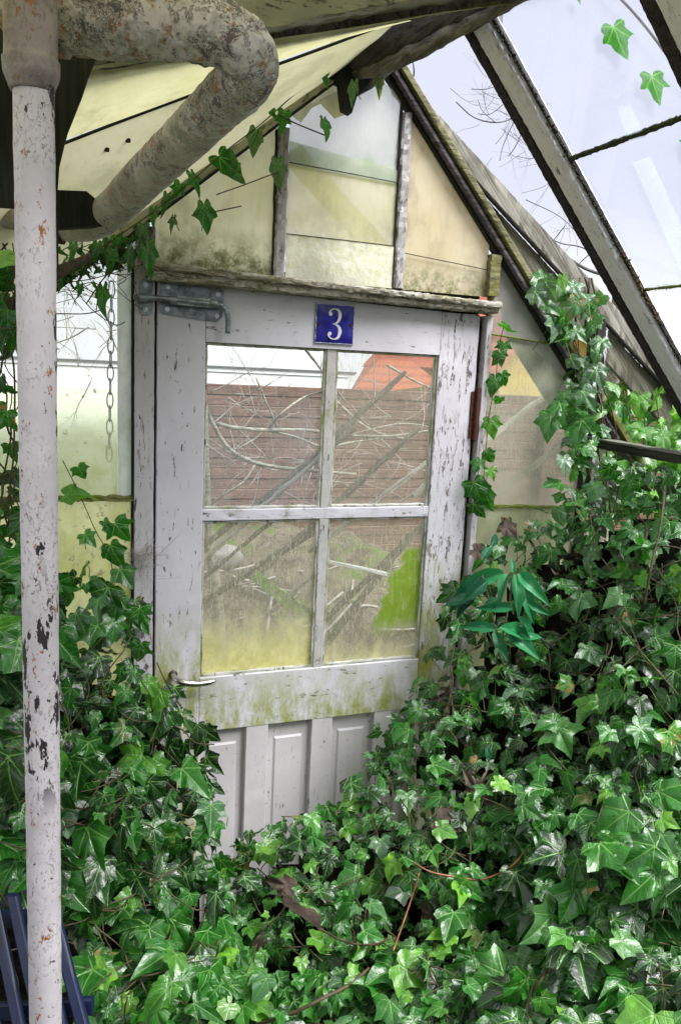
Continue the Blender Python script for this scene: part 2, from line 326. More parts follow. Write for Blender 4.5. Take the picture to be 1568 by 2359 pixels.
# putty beads round each pane
M['bead'] = painted('green_stained_putty', (.50, .50, .46), peel=.35, axis=2, green=.7, seedv=21)
for (x0, x1, z0, z1) in ((GL, ML, M1, GT), (MR, GR, M1, GT), (GL, ML-.001, GB, M2), (MR-.001, GR, GB, M2)):
    def bf(b):
        t = .0065
        for q in ((x0, x0+t, z0, z1), (x1-t, x1, z0, z1)): box(b, q[0], q[1], .006, .0165, q[2], q[3], wob=.0011, seg=.012, bev=.003)
        for q in ((x0+t, x1-t, z0, z0+t), (x0+t, x1-t, z1-t, z1)): box(b, q[0], q[1], .0068, .0165, q[2], q[3], wob=.0011, seg=.012, bev=.003)
    part('putty_bead', M['bead'], door, bf, True)
YG = ((.36, .40, .10), (.66, .63, .24))
M['g_ul'] = glass('door_glass_upper', (.92, .92, .90), .05, .20, fogz=(1.50, 1.60), fog=.30, topclear=1.80)
M['g_ur'] = glass('door_glass_upper_right', (.86, .82, .68), .09, .26, fogz=(1.5, 1.66), fog=.30)
M['g_ll'] = glass('door_glass_lower', (.88, .84, .66), .12, .50, algae=(1.20, 1.42, .20, .95), algcol=((.74, .72, .34), (.90, .86, .50)))
M['g_lr'] = glass('door_glass_lower_right', (.88, .84, .64), .12, .50, algae=(1.13, 1.32, .20, .93), algcol=((.74, .72, .34), (.90, .86, .50)), patch=(.585, 1.26, .42, .1, (.46, .66, .08)))
for (x0, x1, z0, z1, k) in ((GL, ML, M1, GT, 'g_ul'), (MR, GR, M1, GT, 'g_ur'), (GL, ML, GB, M2, 'g_ll'), (MR, GR, GB, M2, 'g_lr')):
    part('pane', M[k], door, lambda b: slab(b, [(x0-.003, z0-.003), (x1+.003, z0-.003), (x1+.003, z1+.003), (x0-.003, z1+.003)], .0175, .0176))
# lever handle
M['chrome'] = plain('worn_nickel', (.50, .48, .45), .25, 1.0, .3, 40, .15)
hb = MB(); p0 = atY(399, 1553, 0)
hx, hz = p0[0], p0[2]
tube(hb, [(hx, .0, hz), (hx, -.014, hz), (hx+.003, -.030, hz-.002), (hx+.018, -.040, hz-.007), (hx+.045, -.042, hz-.012), (hx+.075, -.042, hz-.012), (hx+.096, -.040, hz-.009)], [.0075, .0068, .0072, .0078, .008, .0072, .004], 12, 5)
lh = hb.build('lever_handle', M['chrome'], door)
hb = MB(); tube(hb, [(hx, -.0005, hz), (hx, -.003, hz)], .0105, 16); tube(hb, [(hx, -.003, hz), (hx, -.0035, hz)], .0085, 16); hb.build('handle_collar', plain('dark_brass', (.06, .05, .045), .5, .7), lh)
hb = MB(); tube(hb, [(hx+.0, -.0006, hz-.085), (hx, -.0022, hz-.085)], .009, 16); hb.build('key_escutcheon', plain('dull_brass', (.14, .12, .09), .5, .8), door)
# rusty hinge on the right stile edge
M['rust'] = plain('brown_rust', (.07, .022, .012), .85, .2, .6, 70, 1)
hp = atY(1100, 960, 0); hb = MB()
tube(hb, [(XR+.006, -.008, hp[2]+.075), (XR+.006, -.008, hp[2]-.06)], .0065, 10, fn=lambda p, r, t, a: r*(1+.22*nz(p, 90)))
box(hb, XR-.010, XR+.004, -.004, .001, hp[2]-.055, hp[2]+.065); hb.build('hinge', M['rust'], door)
# ================================================================ FRAME round the door, and the glazed gable
frame = thing('door_frame', 'flaking grey timber frame with lintel around the numbered door', 'door frame', (.41, 0, .2))
part('post', M['frame'], frame, lambda b: box(b, -.047, -.004, -.010, .045, .2, 2.075, wob=.0005, seg=.02))
part('post', M['frame'], frame, lambda b: box(b, .829, .846, -.012, .045, .2, 2.012, wob=.0006, seg=.02))
part('stop', M['darkgap'], frame, lambda b: box(b, -.004, .0025, .012, .04, .2, 2.0, wob=0))
part('stop', M['darkgap'], frame, lambda b: box(b, -.0525, -.0472, -.004, .03, .2, 2.08, wob=0))
part('stop', M['darkgap'], frame, lambda b: box(b, .8155, .8285, .010, .04, .2, 2.0, wob=0))
part('head', M['darkgap'], frame, lambda b: box(b, -.004, .829, .0365, .06, 1.985, 2.08, wob=0))
def lint(b):
    zt0, zt1, zb0, zb1 = [float(atY(*q, -.04)[2]) for q in ((350, 600), (1140, 694), (352, 644), (1140, 722))]
    hb_ = (zt0-.014-zb0)/2; beam(b, (-.02, -.004, zb0+hb_), (.846, -.004, zb1+hb_), (0, .034, 0), (0, 0, hb_), wob=.002, seg=.006, bev=.004)
    beam(b, (-.026, -.014, zt0-.0075), (.848, -.014, zt1-.0075), (0, .034, .0025), (0, -.001, .0075), wob=.002, seg=.006, bev=.004)
part('lintel', M['lintel'], frame, lint, True)
gable = thing('gable_glazing', 'yellowed panes and flaking bars filling the gable above the door', 'gable window', (.45, 0, 2.07))
def zl(x): return 2.145+(x+.029)*.834       # underside of the left and right rakes
def zr(x): return 2.547-(x-.52)*1.13
M['gbar'] = painted('flaking_gable_bar', (.36, .35, .36), wood=(.12, .105, .10), peel=.5, axis=2, crack=2.4, green=.15, seedv=31)
for (a, b_) in ((.266, .292), (.567, .592)):
    part('glazing_bar', M['gbar'], gable, lambda b: (box(b, a, b_, -.006, .03, 2.062, min(zl(a), zr(b_))-.004, wob=.0022, seg=.012, bev=.004)))
part('side_post', M['rake_green'], gable, lambda b: box(b, .826, .856, -.014, .03, 2.062, zr(.856)-.004, wob=.002, seg=.012))
part('side_post', M['gbar'], gable, lambda b: box(b, -.046, -.004, -.008, .04, 2.076, 2.145, wob=.002, seg=.012))
for x in (.2615, .563):
    part('shadow_bead', M['darkgap'], gable, lambda b: box(b, x, x+.0045, -.001, .012, 2.063, min(zl(x), zr(x+.005))-.006, wob=.001))
M['p_left'] = sheet('yellowed_pane', (.80, .79, .54), (.94, .93, .77), .68, .15, 5, through=.10, mold=.70, low=2.07)
M['p_mid'] = sheet('yellowed_pane_middle', (.80, .78, .52), (.93, .91, .74), .68, .15, 6, through=.35, mold=.76)
M['p_top'] = glass('thin_filmed_pane', (.86, .85, .76), .36, .12, algae=(2.36, 2.40, .05, .55), algcol=((.5, .6, .4), (.75, .78, .68)), drops=False)
M['p_right'] = sheet('tan_pane', (.84, .75, .53), (.94, .89, .74), .68, .15, 5, through=.10, mold=.70, low=2.05)
M['p_tex'] = sheet('obscure_textured_pane', (.80, .80, .62), (.95, .95, .88), .55, 1.0, 60, 95)
M['p_strip'] = glass('greenish_edge_strip', (.76, .80, .66), .38, .1, drops=False)
Z1, Z2 = 2.31, 2.155
def clip(x): return min(zl(x), zr(x))-.002
part('pane', M['p_left'], gable, lambda b: slab(b, [(-.003, 2.06), (.264, 2.06), (.264, clip(.264)), (-.003, clip(-.003))], .006, .0075))
part('pane', M['p_top'], gable, lambda b: slab(b, [(.294, Z1-.004), (.565, Z1-.016), (.565, zr(.565)), (.485, 2.54), (.294, clip(.294))], .008, .0082))
part('pane', M['p_mid'], gable, lambda b: slab(b, [(.294, Z2-.004), (.565, Z2-.006), (.565, Z1-.008), (.294, Z1+.004)], .004, .0052))
part('pane', M['p_tex'], gable, lambda b: slab(b, [(.294, 2.06), (.565, 2.06), (.565, Z2+.004), (.294, Z2+.006)], .0, .0015))
part('pane', M['p_right'], gable, lambda b: slab(b, [(.594, 2.06), (.828, 2.06), (.828, clip(.828)), (.594, clip(.594))], .006, .0075))
part('glass_strip', M['p_strip'], gable, lambda b: slab(b, [(.294, Z1+.005), (.565, Z1-.008), (.565, Z1+.022), (.294, Z1+.052)], .002, .0028))
# broken yellow remains stuck to the head of the top pane
part('pane_fragment', M['p_left'], gable, lambda b: slab(b, [(.294, 2.42), (.32, 2.405), (.345, 2.44), (.365, 2.452), (.40, 2.425), (.43, 2.44), (.445, 2.505), (.40, 2.50), (.294, 2.408+.01)], .0045, .0065))
if True:
    for (za, zb, xx0, xx1) in ((Z1+.006, Z1-.006, .294, .565), (Z2+.006, Z2+.004, .294, .565), (2.145, 2.125, .594, .828)):
        part('glass_lap', M['darkgap'], gable, lambda b: tube(b, [(xx0, -.0005, za), ((xx0+xx1)/2, -.0005, (za+zb)/2+.0005), (xx1, -.0005, zb)], .0011, 6))

# rakes
rr = thing('roof_rake', 'green and purple brown sloping timbers edging the right side of the gable', 'rafter', (.5, 0, 2.55))
rd = np.array([1, 0, -1.13])/math.hypot(1, 1.13); rn = np.array([1.13, 0, 1])/math.hypot(1, 1.13)
def rk(mat, name, o, hw, y0, y1, xs=.475, xe=1.40):
    def f(b):
        a = np.array([xs, (y0+y1)/2, zr(xs)])+rn*o; e = np.array([xe, (y0+y1)/2, zr(xe)])+rn*o
        beam(b, a, e, rn*hw, (0, (y1-y0)/2, 0), wob=.0005, seg=.01, bev=.003)
    part(name, M[mat], rr, f, True)
rk('darkgap', 'inner_bead', -.004, .0045, -.006, .02, .50, 1.15)
rk('rake_brown', 'inner_board', .0055, .006, -.022, .03)
rk('darkgap', 'groove', .0135, .003, -.008, .03)
rk('rake_green', 'outer_board', .0245, .009, -.030, .03)
lr = thing('roof_rake', 'pale yellow sloping board edging the left side of the gable', 'rafter', (.2, 0, 2.35))
ld = np.array([1, 0, .834])/math.hypot(1, .834); ln = np.array([-.834, 0, 1])/math.hypot(1, .834)
M['rake_pale'] = painted('pale_yellow_paint', (.42, .40, .26), wood=(.08, .07, .05), peel=.5, axis=5, crack=1.5, green=.25, seedv=40)
def f(b):
    beam(b, np.array([-.52, -.012, zl(-.52)])+ln*.011, np.array([.43, -.012, zl(.43)])+ln*.011, ln*.011, (0, .02, 0), wob=.002, seg=.014)
part('board', M['rake_pale'], lr, f, True)
def f(b): tube(b, [np.array([-.52, -.030, zl(-.52)-.001]), np.array([.0, -.031, zl(.0)-.002]), np.array([.42, -.030, zl(.42)])], .0035, 6, 8)
part('edge_gap', M['darkgap'], lr, f, True)
# side windows
br_ = thing('outside_brace', 'pale yellow brace crossing outside the middle gable pane', 'brace', tuple(atY(800, 480, .08)))
part('brace', M['leanbrace'] if 'leanbrace' in M else plain('yellow_brace', (.50, .44, .20), .8), br_, lambda b: beam(b, atY(670, 350, .06), atY(930, 640, .06), (.022, 0, .018), (0, .008, 0)), True)
lw = thing('side_window', 'misted algae stained window left of the door', 'window', (-.3, 0, .9))
M['wl'] = glass('left_window_upper', (.80, .84, .66), .06, .10, algae=(1.60, 1.86, .06, .72), algcol=((.58, .64, .30), (.72, .76, .50)), blotch=(.765, (.30, .34, .05)), fogz=(1.70, 1.83), fog=.62)
M['wl2'] = sheet('left_window_lower', (.72, .74, .30), (.90, .90, .55), .68, .2, 9, through=.32, mold=.555)
M['wl3'] = sheet('left_window_white_band', (.84, .88, .82), (.92, .94, .92), .68, .1, 6, mould=False)
part('pane', M['wl'], lw, lambda b: slab(b, [(-.75, 1.553), (-.082, 1.548), (-.082, zl(-.085)+.0), (-.30, zl(-.30)), (-.52, zl(-.52)), (-.75, zl(-.75))], .010, .0104))
part('edge_strip', M['wl3'], lw, lambda b: slab(b, [(-.082, 1.548), (-.049, 1.548), (-.049, 2.12), (-.082, 2.09)], .006, .008))
part('pane', M['wl2'], lw, lambda b: slab(b, [(-.75, .70), (-.049, .70), (-.049, 1.545), (-.75, 1.548)], .008, .010))
M['mossbar'] = barewood('moss_edged_bar', (.05, .05, .02), (.22, .22, .08), axis=0, moss=.8, mosscol=(.16, .20, .03))
part('transom', M['mossbar'], lw, lambda b: beam(b, (-.75, .002, 1.551), (-.049, .002, 1.5465), (0, .008, 0), (0, 0, .006), wob=.003, seg=.01))
part('sill', M['frame'], lw, lambda b: box(b, -.75, -.049, -.03, .04, .64, .695))
part('apron_board', M['darkpost'], lw, lambda b: box(b, -.75, -.049, -.0, .03, .2, .638))
rw = thing('side_window', 'narrow dirty window under the sloping timber right of the door', 'window', (1.0, 0, .9))
M['wr'] = glass('right_window_glass', (.80, .78, .64), .24, .34, fogz=(1.5, 1.85), fog=.50)
M['wr2'] = glass('right_window_top_glass', (.62, .60, .58), .42, .1)
M['wr3'] = sheet('right_window_lower_glass', (.52, .54, .36), (.70, .72, .54), .6, .2, 9)
part('pane', M['wr'], rw, lambda b: slab(b, [(.848, 1.517), (1.17, 1.507), (1.17, zr(1.17)), (.955, 1.960), (.848, 1.968)], .010, .0102))
part('pane', M['wr2'], rw, lambda b: slab(b, [(.848, 1.966), (1.03, 1.954), (.858, zr(.858))], .006, .0062))
part('pane', M['wr3'], rw, lambda b: slab(b, [(.848, .70), (1.17, .70), (1.17, 1.509), (.848, 1.519)], .006, .008))
part('transom', M['mossbar'], rw, lambda b: beam(b, (.848, .004, 1.517), (1.17, .004, 1.506), (0, .006, 0), (0, 0, .0035), wob=.002, seg=.01))
part('glass_lap', M['mossbar'], rw, lambda b: tube(b, [(.848, .004, 1.968), (.93, .004, 1.962), (1.03, .004, 1.953)], .0028, 6, 4))
# grey plastic band along the glass under the rake
M['band'] = sheet('grey_film_band', (.50, .50, .46), (.62, .62, .57), .45, .1, 8, mould=True)
part('film_band', M['band'], rw, lambda b: slab(b, [(.865, zr(.865)-.005), (1.165, zr(1.165)-.005), (1.165, zr(1.165)-.15), (1.09, 1.745), (.90, 1.965), (.865, 2.07)], .012, .0125))
part('apron_board', M['darkpost'], rw, lambda b: box(b, .848, 1.17, .0, .03, .2, .695))
# ================================================================ RIGHT ROOF
raf_b = np.array([1, 0, -1.13])
def rafter(name_label, Y, hw, xs, xe, depth, painted_face='rafter'):
    t = thing('rafter', name_label, 'rafter', (xs, Y, zr(xs)), 'glazing rafters of the right roof slope')
    def f(b): beam(b, np.array([xs, Y, zr(xs)+.0])-rn*depth*.5, np.array([xe, Y, zr(xe)])-rn*depth*.5, (0, hw, 0), rn*depth*.5, wob=.0022, seg=.016, bev=.003)
    part('timber', M[painted_face], t, f, True)
    return t
def rline(px, py): return onR(px, py)
# first rafter: dark left face, pale underside, moss along the glass
r1 = thing('rafter', 'peeling grey rafter with moss edge, nearest the gable on the right roof', 'rafter', (.50, -.37, 2.57), 'glazing rafters of the right roof slope')
xs, xe = .44, 1.50
def seg_beam(b, Y0, Y1, o0, o1, wob=.0006):
    beam(b, np.array([xs, (Y0+Y1)/2, zr(xs)])+rn*(o0+o1)/2, np.array([xe, (Y0+Y1)/2, zr(xe)])+rn*(o0+o1)/2, (0, abs(Y1-Y0)/2, 0), rn*abs(o1-o0)/2, wob=wob, seg=.006, bev=.003)
part('timber', M['rafter'], r1, lambda b: seg_beam(b, -.352, -.402, .0, .030), True)
part('side_face', M['rafter_dark'], r1, lambda b: seg_beam(b, -.322, -.3515, -.001, .034), True)
part('rebate', M['rafter_dark'], r1, lambda b: seg_beam(b, -.4025, -.408, .012, .022), True)
def mossline(b, Y, o, xs_, xe_, r=.0035, k=3):
    L = int((xe_-xs_)/.0045)
    for i in range(L):
        x = xs_+(xe_-xs_)*i/L
        for _ in range(k):
            c = np.array([x+random.gauss(0, .003), Y+random.gauss(0, .0016), zr(x)])+rn*(o+random.gauss(0, .0015)); q = r*random.uniform(.4, 1.1)
            d = [np.array(v)*q*random.uniform(.6, 1.3) for v in ((1, 0, 0), (-1, 0, 0), (0, 1, 0), (0, -1, 0), (0, 0, 1), (0, 0, -1))]
            b.add([c+v for v in d], [(0, 2, 4), (2, 1, 4), (1, 3, 4), (3, 0, 4), (2, 0, 5), (1, 2, 5), (3, 1, 5), (0, 3, 5)])
M['rustmoss'] = plain('brown_orange_moss', (.10, .055, .015), .95, var=.7, scale=60, bump=1)
part('moss_line', M['moss'], r1, lambda b: mossline(b, -.4095, .012, .56, 1.3, .0034), True)
part('moss_cushion', M['rustmoss'], r1, lambda b: mossline(b, -.4115, .012, .90, 1.02, .0042, 3), True)
r2 = thing('rafter', 'dark rafter with pale flaking underside at the top right corner', 'rafter', (.50, -.80, 2.57), 'glazing rafters of the right roof slope')
part('timber', M['rafter'], r2, lambda b: seg_beam(b, -.775, -.84, .0, .030), True)
part('side_face', M['rafter_dark'], r2, lambda b: seg_beam(b, -.7475, -.7745, -.001, .034), True)
# roof panes with mossy laps
rg = thing('roof_glazing', 'pale hazy panes with mossy laps in the right roof slope', 'roof glass', (.9, -.58, 2.1))
M['rg'] = glass('hazy_roof_glass', (.80, .82, .90), .03, .02, tint=(.97, .98, 1.0), drops=False, rough=.02)
def rpane(x0, x1, o): 
    return lambda b: plate(b, [np.array([x0, -.408, zr(x0)])+rn*o, np.array([x1, -.408, zr(x1)])+rn*o, np.array([x1, -.755, zr(x1)])+rn*o, np.array([x0, -.755, zr(x0)])+rn*o], .0004, rn)
part('pane', M['rg'], rg, rpane(.46, .752, .016)); part('pane', M['rg'], rg, rpane(.748, .966, .021)); part('pane', M['rg'], rg, rpane(.960, 1.5, .026))
for x, o, r in ((.750, .017, .0056), (.963, .022, .0032)):
    def f(b):
        P = [np.array([x+.002*nz((0, y, 0), 30), y, zr(x)])+rn*(o-.002) for y in np.linspace(-.41, -.755, 40)]
        tube(b, P, [r*(1+.5*nz(p, 80)) for p in P], 7)
        for p in P:
            for _ in range(5):
                c = p+np.array([random.gauss(0, .002), random.uniform(-.005, .005), random.gauss(0, .002)]); q = r*random.uniform(.3, .7)
                b.add([c+np.array(v)*q for v in ((1, 0, 0), (-1, 0, 0), (0, 1, 0), (0, -1, 0), (0, 0, 1), (0, 0, -1))], [(0, 2, 4), (2, 1, 4), (1, 3, 4), (3, 0, 4), (2, 0, 5), (1, 2, 5), (3, 1, 5), (0, 3, 5)])
    part('mossy_lap', M['moss'] if x < .9 else M['mossbar'], rg, f, True)
M['strip'] = glass('pale_spare_strip', (.80, .83, .92), .13, .03, drops=False)
q = [onR(*p, .012) for p in ((1418, 245), (1452, 243), (1486, 318), (1447, 330))]
part('repair_strip', M['strip'], rg, lambda b: plate(b, q, .0006))
q = [onR(*p, .03) for p in ((1455, 375), (1495, 360), (1600, 590), (1600, 700))]
part('repair_strip', M['strip'], rg, lambda b: plate(b, q, .0006))
# loose weathered barge board outside the open bay
bb = thing('barge_board', 'long silver weathered board sloping down outside the open roof bay', 'board', (.5, .05, 2.6))
def bY(x, y): return atY(x, y, .06)
def ytop(x): return 541+1.09*(x-1257)
def ygr(x): return 597+1.085*(x-1257)
def band(b, fa, fb, x0, x1, dY, th, wob):
    a0, a1, c0, c1 = bY(x0, fa(x0)), bY(x1, fa(x1)), bY(x0, fb(x0)), bY(x1, fb(x1)); o = np.array([0, dY, 0])
    w0, w1 = (a0-c0)/2, (a1-c1)/2; beam(b, (a0+c0)/2+o, (a1+c1)/2+o, w0, (0, th, 0), wob=wob, seg=.006, w2=np.linalg.norm(w1)/np.linalg.norm(w0))
part('top_board', M['weathered'], bb, lambda b: band(b, ytop, ygr, 905, 1640, 0, .012, .0006), True)
part('face_board', M['board_face'], bb, lambda b: band(b, lambda x: ygr(x)+6, lambda x: ygr(x)+82, 960, 1640, .014, .008, .001), True)
part('groove', M['darkgap'], bb, lambda b: tube(b, [bY(x, ygr(x)+3)-np.array([0, .006, 0]) for x in (960, 1200, 1400, 1640)], .0045, 6, 8), True)
# eave plate and corner post on the right
ev = thing('eave_rail', 'dark timber rail running level above the ivy at the right edge', 'rail', (1.2, -.2, 1.7))
e0, e1 = atY(1345, 1012, 0), atY(1640, 1062, -.42)
e1 = np.array([e0[0]+.01, -.5, e0[2]-.005])
M['evtop'] = barewood('wet_dark_rail', (.012, .014, .01), (.06, .062, .05), axis=1, moss=.1)
M['evpale'] = barewood('pale_rail_top', (.10, .10, .085), (.26, .26, .23), axis=1)
part('rail', M['evtop'], ev, lambda b: beam(b, e0-np.array([0, 0, .007]), e1-np.array([0, 0, .007]), (.012, 0, 0), (0, 0, .010), wob=.0015), True)
part('ledge', M['evpale'], ev, lambda b: beam(b, e0+np.array([.0, 0, .0065]), e1+np.array([.0, 0, .0065]), (.015, 0, 0), (0, 0, .0035), wob=.0015), True)
part('jamb', M['rake_green'], frame, lambda b: box(b, .8465, .860, .012, .03, .2, 2.14, wob=.0006))
cp = thing('corner_post', 'thin dark post wrapped in ivy where the gable meets the eave rail', 'post', (1.185, 0, .2))
part('post', M['darkpost'], cp, lambda b: box(b, 1.172, 1.197, -.012, .03, .2, 2.02, wob=.002, seg=.02))
part('inner_strip', M['frame'], cp, lambda b: box(b, 1.20, 1.216, .0, .02, 1.55, 2.0, wob=.002, seg=.02))
# ================================================================ LEFT ROOF: ridge, yellow sheets, old beam
def RL(t, ln_): a, b_ = ln_; return np.array(a)*(1-t)+np.array(b_)*t
L0 = ((-.62, -.001, zl(-.62)+.022), (.45, -.001, 2.562))
L1 = ((-.55, -.35, 2.034), (.40, -.35, 2.512))
L2 = ((-.55, -.52, 2.165), (.54, -.52, 2.500))
L3 = ((-.70, -1.3, 2.27), (.62, -1.3, 2.56))
ys = thing('roof_sheet', 'translucent pale yellow board strip with screws under the left roof', 'roof sheet', (0, -.2, 2.2), 'yellow sheets under the left roof')
M['ysheet'] = sheet('yellow_fibreglass', (.56, .55, .28), (.66, .64, .37), .52, .8, 9, 130, mold=.74)
M['ystrip'] = sheet('yellow_strip', (.50, .49, .28), (.60, .58, .37), .48, .3, 7, mold=.68)
def ruled(b, La, Lb, n=24, m_=8, sag=.0):
    k = []
    for i in range(n+1):
        for j in range(m_+1):
            p = RL(i/n, La)*(1-j/m_)+RL(i/n, Lb)*(j/m_); p = p+np.array([0, 0, sag*nz(p, 5)]); k.append(p)
    fs = [(i*(m_+1)+j, (i+1)*(m_+1)+j, (i+1)*(m_+1)+j+1, i*(m_+1)+j+1) for i in range(n) for j in range(m_)]
    b.add(k, fs)
part('board', M['ystrip'], ys, lambda b: ruled(b, L0, L1, sag=.003), True)
part('joint', M['darkgap'], ys, lambda b: tube(b, [RL(t, L1)-np.array([0, 0, .001+.002*math.sin(t*9)]) for t in np.linspace(0, 1, 30)], .0028, 6), True)
for px, py in ((292, 318), (245, 340), (785, 182), (560, 205)):
    c = atY(px, py, -.30); tt = 0
    d = ray(px, py)
    # lay the screw on the strip
    best = min(((np.linalg.norm(np.cross(RL(i/80, L0)*(1-j/40)+RL(i/80, L1)*(j/40)-CAM, d)/np.linalg.norm(d))), i, j) for i in range(81) for j in range(41))
    p = RL(best[1]/80, L0)*(1-best[2]/40)+RL(best[1]/80, L1)*(best[2]/40)
    part('screw', M['darkgap'], ys, lambda b: (tube(b, [p-np.array([0, 0, .004]), p+np.array([0, 0, .002])], .0045, 12)))
y2 = thing('roof_sheet', 'speckled yellow fibreglass sheet behind the bent rusty pipe', 'roof sheet', (0, -.45, 2.3), 'yellow sheets under the left roof')
part('sheet', M['ysheet'], y2, lambda b: ruled(b, ((-.55, -.352, 2.036), (.40, -.352, 2.514)), L2, sag=.004), True)
y3 = thing('roof_sheet', 'yellow sheet at the very top above the grey green beam', 'roof sheet', (0, -.9, 2.4), 'yellow sheets under the left roof')
part('sheet', M['ysheet'], y3, lambda b: ruled(b, ((-.55, -.57, 2.20), (.54, -.57, 2.55)), L3, sag=.004), True)
ob = thing('roof_beam', 'broad grey green beam crossing the top of the yellow roof', 'beam', (.2, -.55, 2.35))
def f(b):
    a0, a1 = atY(120, 172, -.52), atY(1215, -22, -.52); d = (a1-a0)/np.linalg.norm(a1-a0); nn = np.cross(d, (0, 1, 0)); nn /= np.linalg.norm(nn); nn *= (1 if nn[2] > 0 else -1)
    beam(b, a0+nn*.022+np.array([0, -.03, 0]), a1+nn*.022+np.array([0, -.03, 0]), (0, .034, .004), nn*.022, wob=.003, seg=.015)
part('beam', M['oldbeam'], ob, f, True)
def f(b):
    a0, a1 = atY(120, 168, -.50), atY(1215, -18, -.50); beam(b, a0, a1, (0, .010, 0), (0, 0, .010), wob=.003, seg=.015)
part('edge_moulding', M['ridge_pale'], ob, f, True)
ls = thing('roof_sheet', 'unseen whitish roof sheet added behind the camera to shape the light', 'roof sheet', (-.6, -2.6, 2.4), 'yellow sheets under the left roof')  # unseen extension added to block light; whitish to keep the bounce neutral
part('sheet', M['wl3'], ls, lambda b: ruled(b, ((-1.6, -1.31, 1.75), (.62, -1.31, 2.565)), ((-1.6, -4.4, 1.75), (.62, -4.4, 2.6)), sag=.004), True)
bw = thing('added_dark_wall', 'unseen dark boarded wall added behind the camera to cut light', 'wall', (0, -4.4, .2))  # unseen wall, added to darken the camera side and raise contrast
part('boards', M['darkpost'], bw, lambda b: box(b, -3, 4, -4.45, -4.4, .2, 2.9, wob=0, seg=1))
rb = thing('ridge_beam', 'thick dark rotting ridge beam running from the gable peak', 'beam', (.48, 0, 2.55))
def f(b):
    P = [atY(800, 128, .02), atY(905, 95, -.16), atY(1010, 45, -.30), atY(1090, 10, -.40), atY(1180, -40, -.50), atY(1290, -110, -.6)]
    R_ = [.050, .047, .043, .038, .036, .036]
    tube(b, P, R_, 18, 8, fn=lambda p, r, t, a: r*(1+.16*nz(p, 22)+.07*nz(p, 70)) )
part('beam', M['ridge'], rb, f, True)
def f(b):
    P = [atY(815, 172, -.02), atY(905, 143, -.18), atY(1000, 96, -.31), atY(1095, 45, -.42), atY(1195, -12, -.52), atY(1290, -80, -.6)]
    tube(b, P, [.014, .017, .016, .013, .012, .012], 12, 8, fn=lambda p, r, t, a: r*(1+.3*nz(p, 40)+.1*nz(p, 110)))
part('splintered_edge', M['ridge_pale'], rb, f, True)
pb = thing('peak_block', 'dark block with dangling scrap where the ridge meets the gable', 'block', (.45, -.02, 2.5))
def f(b):
    P = [atY(x, y, -.01) for x, y in ((700, 165), (760, 120), (900, 130), (893, 175), (855, 205), (812, 228), (800, 268), (782, 258), (775, 200))]
    plate(b, P, .03, (0, -1, 0))
part('block', M['darkpost'], pb, f)
# dark timber behind the pole at upper left
dp = thing('hanging_timber', 'black green timber hanging behind the white pole', 'board', (-.3, -.5, 2.1))
def f(b):
    P = [atY(x, y, -.62) for x, y in ((-60, -60), (150, -60), (240, 88), (205, 175), (192, 215), (158, 300), (150, 330), (138, 380), (134, 440), (136, 610), (128, 660), (105, 660), (100, 480), (-60, 470))]
    plate(b, P, .02, (0, 1, 0))
part('board', M['darkpost'], dp, f)
def f(b):
    P = [atY(x, y, -.40) for x, y in ((100, 436), (200, 440), (262, 492), (250, 520), (100, 530))]
    plate(b, P, .02, (0, 1, 0))
part('gap_strip', M['darkpost'], dp, f)  # dark strip standing in for the dark gap under the yellow sheet
# ================================================================ PIPES
def paintpipe(name, base, rustc=(.22, .075, .02), chips=.0, zrange=None, rough_b=.8, dirt=0.0):
    n = N(name); x, y, z = n.sep(); wv = n.map((1, 1, 1))
    cr = n.vor(170, vec=n.map((1, 1, .8)), feat='DISTANCE_TO_EDGE'); crk = n.math('MULTIPLY', n.ramp(n.noise(1, 6, .8, vec=n.map((260, 260, 150)), dist=.8), .56, .62, 0, .5), n.ramp(n.noise(9, 4), .40, .6))
    big = n.noise(24, 6, .7, vec=n.map((1.0, 1.0, .45))); ch = n.ramp(big, .70-chips, .712-chips)
    if zrange: ch = n.math('MAXIMUM', n.math('MULTIPLY', n.ramp(n.noise(30, 5, .7, vec=n.map((1, 1, .38), (3, 1, 0))),  .58, .588), n.math('MULTIPLY', n.ramp(z, zrange[0]-.03, zrange[0]+.05), n.ramp(z, zrange[1]+.03, zrange[1]-.05))), ch)
    rs = n.ramp(n.noise(46, 6, .75, vec=n.map((1, 1, .6), (9, 2, 0))), .585, .63)
    spot = n.ramp(n.noise(130, 2), .70, .735)
    c = n.mix(n.ramp(n.noise(9, 5), .35, .7), tuple(v*.82 for v in base), base)
    if dirt: c = n.mix(n.ramp(n.noise(22, 7, .75), .42, .62, 0, dirt), c, (.10, .085, .07))
    c = n.mix(crk, c, (.12, .11, .11)); c = n.mix(spot, c, (.13, .09, .07)); c = n.mix(rs, c, n.mix(n.noise(60), rustc, (.40, .17, .04))); c = n.mix(ch, c, (.035, .028, .034))
    h = n.math('ADD', n.math('MULTIPLY', n.noise(90, 6, .75), .5), n.math('MULTIPLY', n.math('MAXIMUM', ch, crk), -.8))
    return n.done(n.bsdf(c, .52, n.bump(h, rough_b, .002), .4))
M['pole'] = paintpipe('white_cracked_pipe_paint', (.66, .62, .67), chips=.065, zrange=(1.33, 1.62))
M['polejoint'] = paintpipe('dirty_pipe_joint', (.36, .31, .30), chips=.07, dirt=.7)
n = N('blistered_rusty_pipe'); x, y, z = n.sep(); upz = n.ramp(z, 2.08, 2.2)
a_ = n.noise(62, 8, .70, dist=.5); b_ = n.noise(20, 6, .7, vec=n.map((1, 1, 1), (4, 0, 0)))
